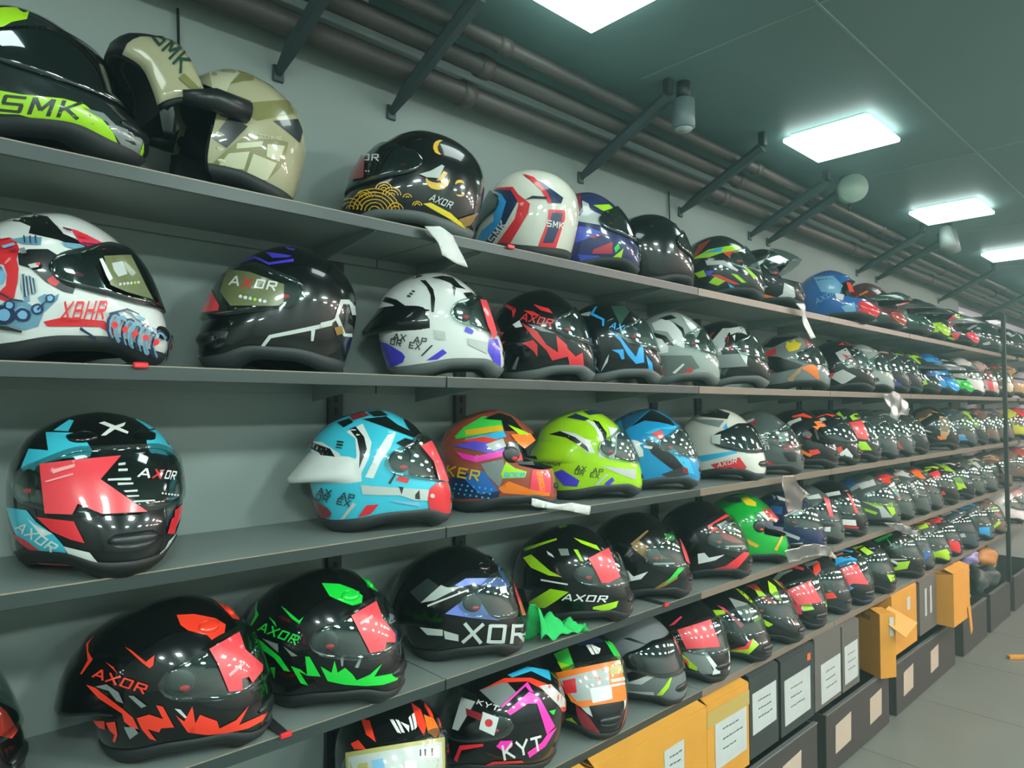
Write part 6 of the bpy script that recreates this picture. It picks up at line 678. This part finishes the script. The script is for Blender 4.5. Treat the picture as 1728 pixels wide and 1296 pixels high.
for k, (x, y) in enumerate(((.47, 1.566), (2.33, 1.566))):
    o = MB().tube([(x, y, 2.45), (x+.006, y, 2.30), (x-.004, y, 2.16), (x+.004, y, 2.0)], .003, 6).build('wall_cable', wire_m, None, True)
    tag(o, ['thin black cable down the wall above the beige adventure helmet', 'thin black cable down the wall behind the plain black helmet'][k], 'cable', 'cables on the wall')

# ------------------------------------------------------------------ racks
shelf_m = principled('shelf_grey', '#7b8580', .45, noise=.06, nscale=5)
lip_m = principled('shelf_lip', '#2d3736', .38)
lip_warm_lit = principled('lip_warm_lit', '#776a5c', .4)  # warm light on the farther lips, put into their colour
edge_m = principled('lip_edge', '#8b8474', .4)
SHZ = [CAMZ+z for z in (.400, .0676, -.277, -.620, -.943)]
LV = ['top', 'second', 'third', 'fourth', 'lowest']; SEC = ['nearest', 'second', 'third', 'fourth', 'fifth', 'sixth', 'seventh']
BX = [-1.15, -.09, .97, 2.04, 3.11, 4.18, 5.25, 6.74]
cache = {}
def shelf(x0, x1, row, label):
    L = round(x1-x0-.004, 3); z = SHZ[row]
    r = empty('wall_shelf', (x0+.002, 0, z), label, 'shelf', 'display shelves')
    if L not in cache:
        a = MB().box(0, L, FRONT+.002, WALLY-.002, -.012, 0).build('board', shelf_m, r)
        b = MB().box(0, L, FRONT-.003, FRONT+.002, -.024, .0005, .001).build('front_lip', lip_m, r); b2 = b.data.copy(); b2.materials[0] = lip_warm_lit
        c = MB().box(0, L, WALLY-.016, WALLY-.002, -.034, -.012).build('back_rail', shelf_m, r)
        d = MB().prism([(0, FRONT+.01, -.012), (0, WALLY-.02, -.012), (0, WALLY-.02, -.055), (0, FRONT+.02, -.022)], .006, 0)
        d = d.build('bracket', shelf_m, r); d.location.x = .12
        e = MB().box(0, L, FRONT-.0032, FRONT+.0005, -.0008, .0012).build('edge_strip', edge_m, r)
        cache[L] = (a.data, b.data, c.data, d.data, e.data, b2)
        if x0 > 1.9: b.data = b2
    else:
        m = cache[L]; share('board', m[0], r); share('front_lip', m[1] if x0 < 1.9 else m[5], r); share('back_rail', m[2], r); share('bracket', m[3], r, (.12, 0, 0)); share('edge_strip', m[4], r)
    share('bracket', cache[L][3], r, (L-.18, 0, 0))
for row in range(5):
    for k in range(7):
        shelf(BX[k], BX[k+1], row, 'dark grey metal %s shelf, %s section from the viewer' % (LV[row], SEC[k]))
    shelf(6.84, 8.6, row, 'dark grey metal %s shelf past the end post' % LV[row])
up_m = principled('upright_black', '#1a2122', .5)
um = None
names = ['outside the left edge', 'left of the light blue helmet with white spoiler', 'behind the light blue helmet with white spoiler', 'behind the multicoloured cartoon helmet', 'behind the bright blue helmet', 'behind the white helmet with black visor', 'sixth', 'seventh', 'eighth', 'ninth', 'tenth']
for k, x in enumerate((-.5, .02, .856, 1.258, 2.22, 2.535, 3.49, 3.88, 5.22, 6.13, 7.1)):
    r = empty('rack_upright', (x, 0, 0), 'black slotted wall upright, %s' % (names[k] if k < 6 else names[k]+' from the viewer along the wall'), 'upright', 'wall uprights')
    if um is None:
        a = MB().box(-.02, .02, WALLY-.014, WALLY-.001, .02, 2.0, .002).build('channel', up_m, r)
        b = MB()
        for q in range(60): b.box(-.004, .004, WALLY-.0155, WALLY-.0142, .06+q*.032, .078+q*.032)
        b = b.build('slots', principled('slot_dark', '#050707', .8), r); b['kind'] = 'stuff'; um = (a.data, b.data)
    else:
        share('channel', um[0], r); q = share('slots', um[1], r); q['kind'] = 'stuff'
r = empty('end_post', (6.26, 0, 0), 'tall dark front post closing the rack row on the right', 'post')
MB().box(0, .03, FRONT-.030, FRONT-.004, .269, 2.28, .002).build('front_leg', up_m, r)
MB().box(0, .03, FRONT-.006, WALLY-.002, 2.25, 2.28, .002).build('cross_bar', up_m, r)

# ------------------------------------------------------------------ boxes under the lowest shelf
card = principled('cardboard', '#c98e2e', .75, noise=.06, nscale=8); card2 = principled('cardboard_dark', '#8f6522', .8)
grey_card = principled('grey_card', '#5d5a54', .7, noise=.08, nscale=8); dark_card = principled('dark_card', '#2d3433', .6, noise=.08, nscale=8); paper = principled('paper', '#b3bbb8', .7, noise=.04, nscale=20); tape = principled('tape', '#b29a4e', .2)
ink = principled('ink', '#4a5052', .7)
def box(x0, x1, y0, z0, z1, mat, label, pap=None, depth=.28, flap=True, name='carton', lean=0., rz=0, ntext=3):
    r = empty(name, ((x0+x1)/2, y0, z0), label, 'box', 'boxes under the lowest shelf', rz)
    w = (x1-x0)/2-.004; h = z1-z0
    r.rotation_euler = (lean, 0, rz)
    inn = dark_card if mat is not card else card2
    t = .005
    b = MB(); b.box(-w, w, 0, t, 0, h); b.box(-w, w, depth-t, depth, 0, h); b.box(-w, -w+t, t, depth-t, 0, h); b.box(w-t, w, t, depth-t, 0, h); b.box(-w+t, w-t, t, depth-t, 0, t)
    b.build('carton_body', mat, r)
    if flap:
        MB().prism([(-w, .002, h), (w, .002, h), (w-.01, .05, h+.018), (-w+.01, .05, h+.018)], .003, 2).build('top_flap', mat, r)
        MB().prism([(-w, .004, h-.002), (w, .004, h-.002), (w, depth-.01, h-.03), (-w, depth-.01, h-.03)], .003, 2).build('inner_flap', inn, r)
    else:
        MB().box(-w, w, 0, depth, h, h+.004).build('lid', mat, r)
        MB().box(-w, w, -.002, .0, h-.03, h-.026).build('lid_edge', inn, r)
    if pap:
        a0, a1, c0, c1 = pap
        q = mesh_obj('paper_label', [(-w+2*w*a0, -.0015, h*c0), (-w+2*w*a1, -.0015, h*c0+.004), (-w+2*w*a1, -.0015, h*c1), (-w+2*w*(a0-.01), -.0015, h*c1-.003), (-w+2*w*a0, -.0005, h*c0), (-w+2*w*a1, -.0005, h*c0+.004), (-w+2*w*a1, -.0005, h*c1), (-w+2*w*(a0-.01), -.0005, h*c1-.003)],
                     [(0, 1, 2, 3), (7, 6, 5, 4), (0, 4, 5, 1), (1, 5, 6, 2), (2, 6, 7, 3), (3, 7, 4, 0)], paper, r)
        rng = random.Random(int(x0*1000)); m = MB()
        for k in range(ntext):
            zz = h*(c1-(c1-c0)*(.28+.2*k)); xx = -w+2*w*(a0+(a1-a0)*.22); xe = -w+2*w*(a0+(a1-a0)*(.6+.2*rng.random()))
            while xx < xe:
                l = .008+.014*rng.random(); zj = zz+.002*rng.random()
                m.add([(xx, -.002, zj), (xx+l, -.002, zj+.001), (xx+l, -.002, zj+.006), (xx, -.002, zj+.005)], [(0, 1, 2, 3)]); xx += l+.004
        if m.v: m.build('handwriting', ink, q)
    return r
UZ0, UZ1 = .315, .60
box(1.02, 1.44, 1.22, UZ0, .60, card, 'wide yellow cardboard box at the bottom edge, first in its row', None)
box(1.45, 2.02, 1.225, UZ0, UZ1+.005, card, 'yellow cardboard box with a small pale slip, second in its row', (.58, .76, .38, .80), ntext=4)
b_ = box(2.03, 2.315, 1.235, UZ0, UZ1, card, 'taped yellow cardboard box with a torn white paper label', (.18, .93, .20, .78))
MB().box(-.14, .14, -.0016, -.0006, .21, .262).build('packing_tape', tape, b_)
o = MB().add([(-.05+.075*math.cos(a)*1.0, .03+.02*math.sin(a), .285+.03*math.sin(a)) for a in np.linspace(0, 6.28, 17)[:-1]], [tuple(range(16))]).build('red_flap', principled('flap_red', '#e8452f', .5), b_)
o.name = 'red_patch'
box(2.33, 2.56, 1.245, UZ0, UZ1+.005, dark_card, 'black carton with white paper, left of the dark carton with a red dot', (.10, .92, .28, .80))
b_ = box(2.575, 2.875, 1.245, UZ0, UZ1, dark_card, 'dark carton with white paper and small red corner mark', (.10, .88, .12, .74))
MB().box(.085, .115, -.0016, -.0004, .235, .262).build('corner_mark', principled('mark_red', '#d9622a', .6), b_)
box(2.89, 3.165, 1.25, UZ0, UZ1+.01, grey_card, 'grey carton with low white paper, fifth upright carton', (.22, .97, .05, .62))
box(3.175, 3.375, 1.25, UZ0, UZ1, grey_card, 'grey carton with white paper beside the leaning yellow box', (.12, .9, .10, .70))
# open yellow box standing on the bins, turned out of the row, with a flap folded outwards
lb = empty('open_carton', (3.64, 1.215, .269), 'tall yellow open box turned out of the row with a flap hanging outwards', 'box', 'boxes under the lowest shelf', math.radians(-28))
b = MB(); b.box(-.046, .046, 0, .004, 0, .305); b.box(-.046, .046, .161, .165, 0, .305); b.box(-.046, -.042, .004, .161, 0, .305); b.box(.042, .046, .004, .161, 0, .305); b.box(-.042, .042, .004, .161, 0, .004); b.build('carton_body', card, lb)
Mi_ = (Matrix.Translation((3.64, 1.215, .269)) @ Matrix.Rotation(math.radians(-28), 4, 'Z')).inverted()
MB().prism([tuple(Mi_ @ Vector(p)) for p in [(3.63, 1.254, 0.553), (3.787, 1.257, 0.573), (3.849, 1.147, 0.501), (3.663, 1.144, 0.471)]], .004, 2).build('hanging_flap', principled('cardboard_light', '#c99a4c', .7), lb)
MB().prism([(-.044, .004, .304), (.044, .004, .304), (.040, .08, .312), (-.044, .078, .318)], .003, 2).build('top_flap', card, lb)
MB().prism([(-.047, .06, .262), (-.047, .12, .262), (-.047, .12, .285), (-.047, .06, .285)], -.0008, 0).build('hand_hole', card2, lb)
MB().prism([(.008, -.001, .20), (.034, -.001, .20), (.034, -.001, .29), (.008, -.001, .29)], -.0008, 1).build('pale_strip', paper, lb)
box(3.80, 4.19, 1.25, UZ0, .62, card, 'yellow cardboard box behind the leaning open box', (.6, .72, .62, .85), ntext=0)
b_ = box(4.20, 4.50, 1.24, UZ0+.02, .62, grey_card, 'grey brown carton with vertical white strips', None)
for q in (-.06, .03): MB().box(q, q+.03, -.0016, -.0004, .09, .24).build('paper_strip', paper, b_)
b_ = box(4.52, 4.86, 1.16, .33, .63, card, 'last yellow box of the row with torn hanging strip', None, depth=.25)
MB().prism([(.10, -.006, .06), (.15, -.006, .07), (.165, -.012, -.08), (.13, -.012, -.10)], .004, 1).build('torn_strip', card, b_)
# floor bins
bins = [(1.2, 2.0, 'low dark bin at the bottom edge, first on the floor'), (2.02, 2.92, 'low dark floor bin with pale label at the bottom, second from the viewer'), (3.01, 3.76, 'low dark floor bin with two pale labels below the grey cartons'), (3.87, 4.90, 'low dark floor bin below the leaning yellow box'), (5.09, 5.66, 'low dark floor bin past the last yellow box'), (5.77, 6.35, 'low dark floor bin beside the end post'), (6.5, 7.4, 'low dark floor bin beyond the end post')]
bin_m = principled('bin_brown', '#3b3936', .55, noise=.08, nscale=6); lab_m = principled('bin_label', '#b7aa98', .7)
labs = {1: (2.60, 2.76), 2: (3.10, 3.27, 3.50, 3.65), 3: (3.97, 4.12, 4.42, 4.56), 0: (1.6, 1.75)}
for k, (a, b, l) in enumerate(bins):
    r = empty('floor_bin', ((a+b)/2, FRONT-.005, 0), l, 'bin', 'bins on the floor'); w = (b-a)/2; h = .262
    MB().box(-w, w, 0, .012, .004, h, .002).build('front_panel', bin_m, r)
    m = MB(); m.box(-w, -w+.012, .012, .3, .004, h); m.box(w-.012, w, .012, .3, .004, h); m.box(-w+.012, w-.012, .288, .3, .004, h); m.box(-w+.012, w-.012, .012, .288, .004, .016); m.build('bin_body', bin_m, r)
    MB().box(-w, w, -.003, .016, h, h+.006, .001).build('rim', principled('rim_grey', '#5f6462', .5), r)
    L = labs.get(k, ())
    for q in range(0, len(L), 2):
        x0, x1 = L[q]-(a+b)/2, L[q+1]-(a+b)/2
        MB().prism([(x0, -.002, .075), (x1, -.002, .082), (x1+.006, -.002, .205), (x0+.004, -.002, .195)], .0015, 1).build('paper_label', lab_m, r)
# packaging heaped in the open part of the row, right
bag_m = {'a': principled('bag_grey', '#7e8c8c', .35, coat=.4), 'b': principled('bag_dark', '#3c4644', .5), 'c': principled('bag_brown', '#b07a3c', .6), 'd': principled('bag_lilac', '#8a86b8', .4), 'e': principled('bag_pale', '#b9beb8', .35)}
def blob(name, label, cat, c, rad, mat, seed, group=None, rz=0):
    rng = np.random.RandomState(seed); bm = bmesh.new(); bmesh.ops.create_icosphere(bm, subdivisions=3, radius=1)
    ph = rng.rand(6)*6
    for v_ in bm.verts:
        p = v_.co; k = 1+.14*math.sin(3.1*p.x+ph[0])*math.sin(2.7*p.y+ph[1])+.10*math.sin(6*p.z+ph[2]+4*p.x)+.05*math.sin(11*p.y+ph[3]+5*p.z)
        v_.co = Vector((p.x*rad[0]*k, p.y*rad[1]*k, p.z*rad[2]*k))
    me = bpy.data.meshes.new(name); bm.to_mesh(me); bm.free(); me.materials.append(mat)
    me.polygons.foreach_set('use_smooth', [True]*len(me.polygons)); o = bpy.data.objects.new(name, me); COL.objects.link(o); o.location = c; o.rotation_euler = (0, 0, rz)
    return tag(o, label, cat, group)
G = 'packaging heaped beside the boxes'
BAGS = (('grey white plastic bag lying on top of the heap right of the yellow boxes', (5.12, 1.33, .515), (.15, .07, .055), 'e'), ('long blue grey plastic bag low in the heap right of the yellow boxes', (5.14, 1.30, .375), (.15, .06, .065), 'a'),
  ('dark crumpled plastic bag behind the blue grey one', (5.40, 1.41, .40), (.12, .08, .10), 'b'), ('lilac plastic bag standing in the heap under the lowest shelf', (5.52, 1.33, .55), (.09, .06, .055), 'd'), ('dark grey bag under the lilac one', (5.68, 1.30, .37), (.12, .06, .08), 'b'),
  ('brown paper bundle in the heap near the end post', (5.92, 1.32, .50), (.15, .07, .07), 'c'), ('dark bag below the brown paper bundle', (6.00, 1.33, .35), (.14, .08, .07), 'b'), ('pale bag behind the end post below the lowest shelf', (6.24, 1.42, .40), (.10, .09, .09), 'e'))
for k, (l, c, r_, m_) in enumerate(BAGS): blob('packing_bag', l, 'bag', c, r_, bag_m[m_], 3+2*k, G, 0)
o = MB().box(-.055, .055, -.014, .014, 0, .022, .002).build('cardboard_scrap', card); o.location = (5.30, 1.02, .001); o.rotation_euler.z = -.75
tag(o, 'small yellow cardboard scrap lying on the floor tiles', 'scrap')
# ------------------------------------------------------------------ hanging sheets, cloth, straps
SM = {'film': film('wrap_film', (.74, .80, .78), .20, .32, .45), 'film_white': principled('wrap_white', '#d2d4cf', .35, coat=.3), 'film_pink': film('wrap_pink', (.84, .72, .64), .20, .32, .45)}
for nm, lab, c, pts, th_ in SHEETS:
    cx = sum(p[0] for p in pts)/len(pts); y = pts[0][1]
    co, fa = fill_poly([Vector((p[0], p[2])) for p in pts], .012)
    V_ = [(p.x, y-.006-.007*math.sin(48*p.x+1.1*math.sin(30*p.y))-.003*math.sin(70*p.y+25*p.x), p.y) for p in co]; n = len(V_)
    ed = {}
    for f in fa:
        for a, b in zip(f, list(f[1:])+[f[0]]): ed[(a, b)] = 1
    F_ = [tuple(f) for f in fa]+[tuple(i+n for i in f[::-1]) for f in fa]+[(b, a, a+n, b+n) for (a, b) in ed if (b, a) not in ed]
    o = mesh_obj(nm, V_+[(p[0], p[1]+th_*.5, p[2]) for p in V_], F_, SM[c], None, True)
    tag(o, lab, 'packaging', 'sheets hanging from the shelf edges')
# green cloth on the fourth shelf
rng = np.random.RandomState(4); nx, ny = 26, 14; V_ = []; F_ = []
for i in range(nx):
    for j in range(ny):
        u, w = i/(nx-1), j/(ny-1)
        x = 1.268+.19*u+.008*math.sin(9*w+3*u); y = FRONT-.014+(.075-.035*u)*w
        hgt = (0.012+.075*(1-u)**1.1*math.sin(math.pi*min(1, w*1.1+.05)))*(1+.3*math.sin(17*u+4*w))+.006*math.sin(23*u+9*w)+.004*math.sin(31*w)
        V_.append((x, y, SHZ[3]+max(.003, hgt)))
for i in range(nx-1):
    for j in range(ny-1): F_.append((i*ny+j, (i+1)*ny+j, (i+1)*ny+j+1, i*ny+j+1))
n = len(V_); V2 = V_+[(x, y, max(SHZ[3]+.0008, z-.002)) for x, y, z in V_]
ring = [i*ny for i in range(nx)]+[(nx-1)*ny+j for j in range(1, ny)]+[i*ny+ny-1 for i in range(nx-2, -1, -1)]+[j for j in range(ny-2, 0, -1)]
F2 = F_+[tuple(i+n for i in f[::-1]) for f in F_]+[(b, a, a+n, b+n) for a, b in zip(ring, ring[1:]+ring[:1])]
o = mesh_obj('cleaning_cloth', V2, F2, principled('cloth_green', '#22b45a', .9, bump=.6, bscale=250), None, True)
tag(o, 'crumpled green cloth on the fourth shelf beside the periwinkle blue helmet', 'cloth')
# strap ends with red tabs lying on shelf edges
for k, (x, row, l) in enumerate(((.325, 1, 'beside the engine artwork helmet'), (.585, 3, 'beside the orange red flame helmet'), (1.165, 0, 'below the gold crescent helmet'), (1.83, 3, 'below the lime panelled black helmet'))):
    r = empty('strap_end', (x, FRONT, SHZ[row]), 'black strap end with red tab %s' % l, 'strap', 'strap ends over shelf edges')
    MB().prism([(-.012, .10, .003), (.012, .10, .003), (.008, -.004, .003), (-.010, -.004, .003)], .002, 2).build('webbing', STRAP, r)
    MB().box(-.009, .014, -.012, -.004, -.004, .006, .002).build('tab', LEVER, r)

for spec in H: make_helmet(spec)
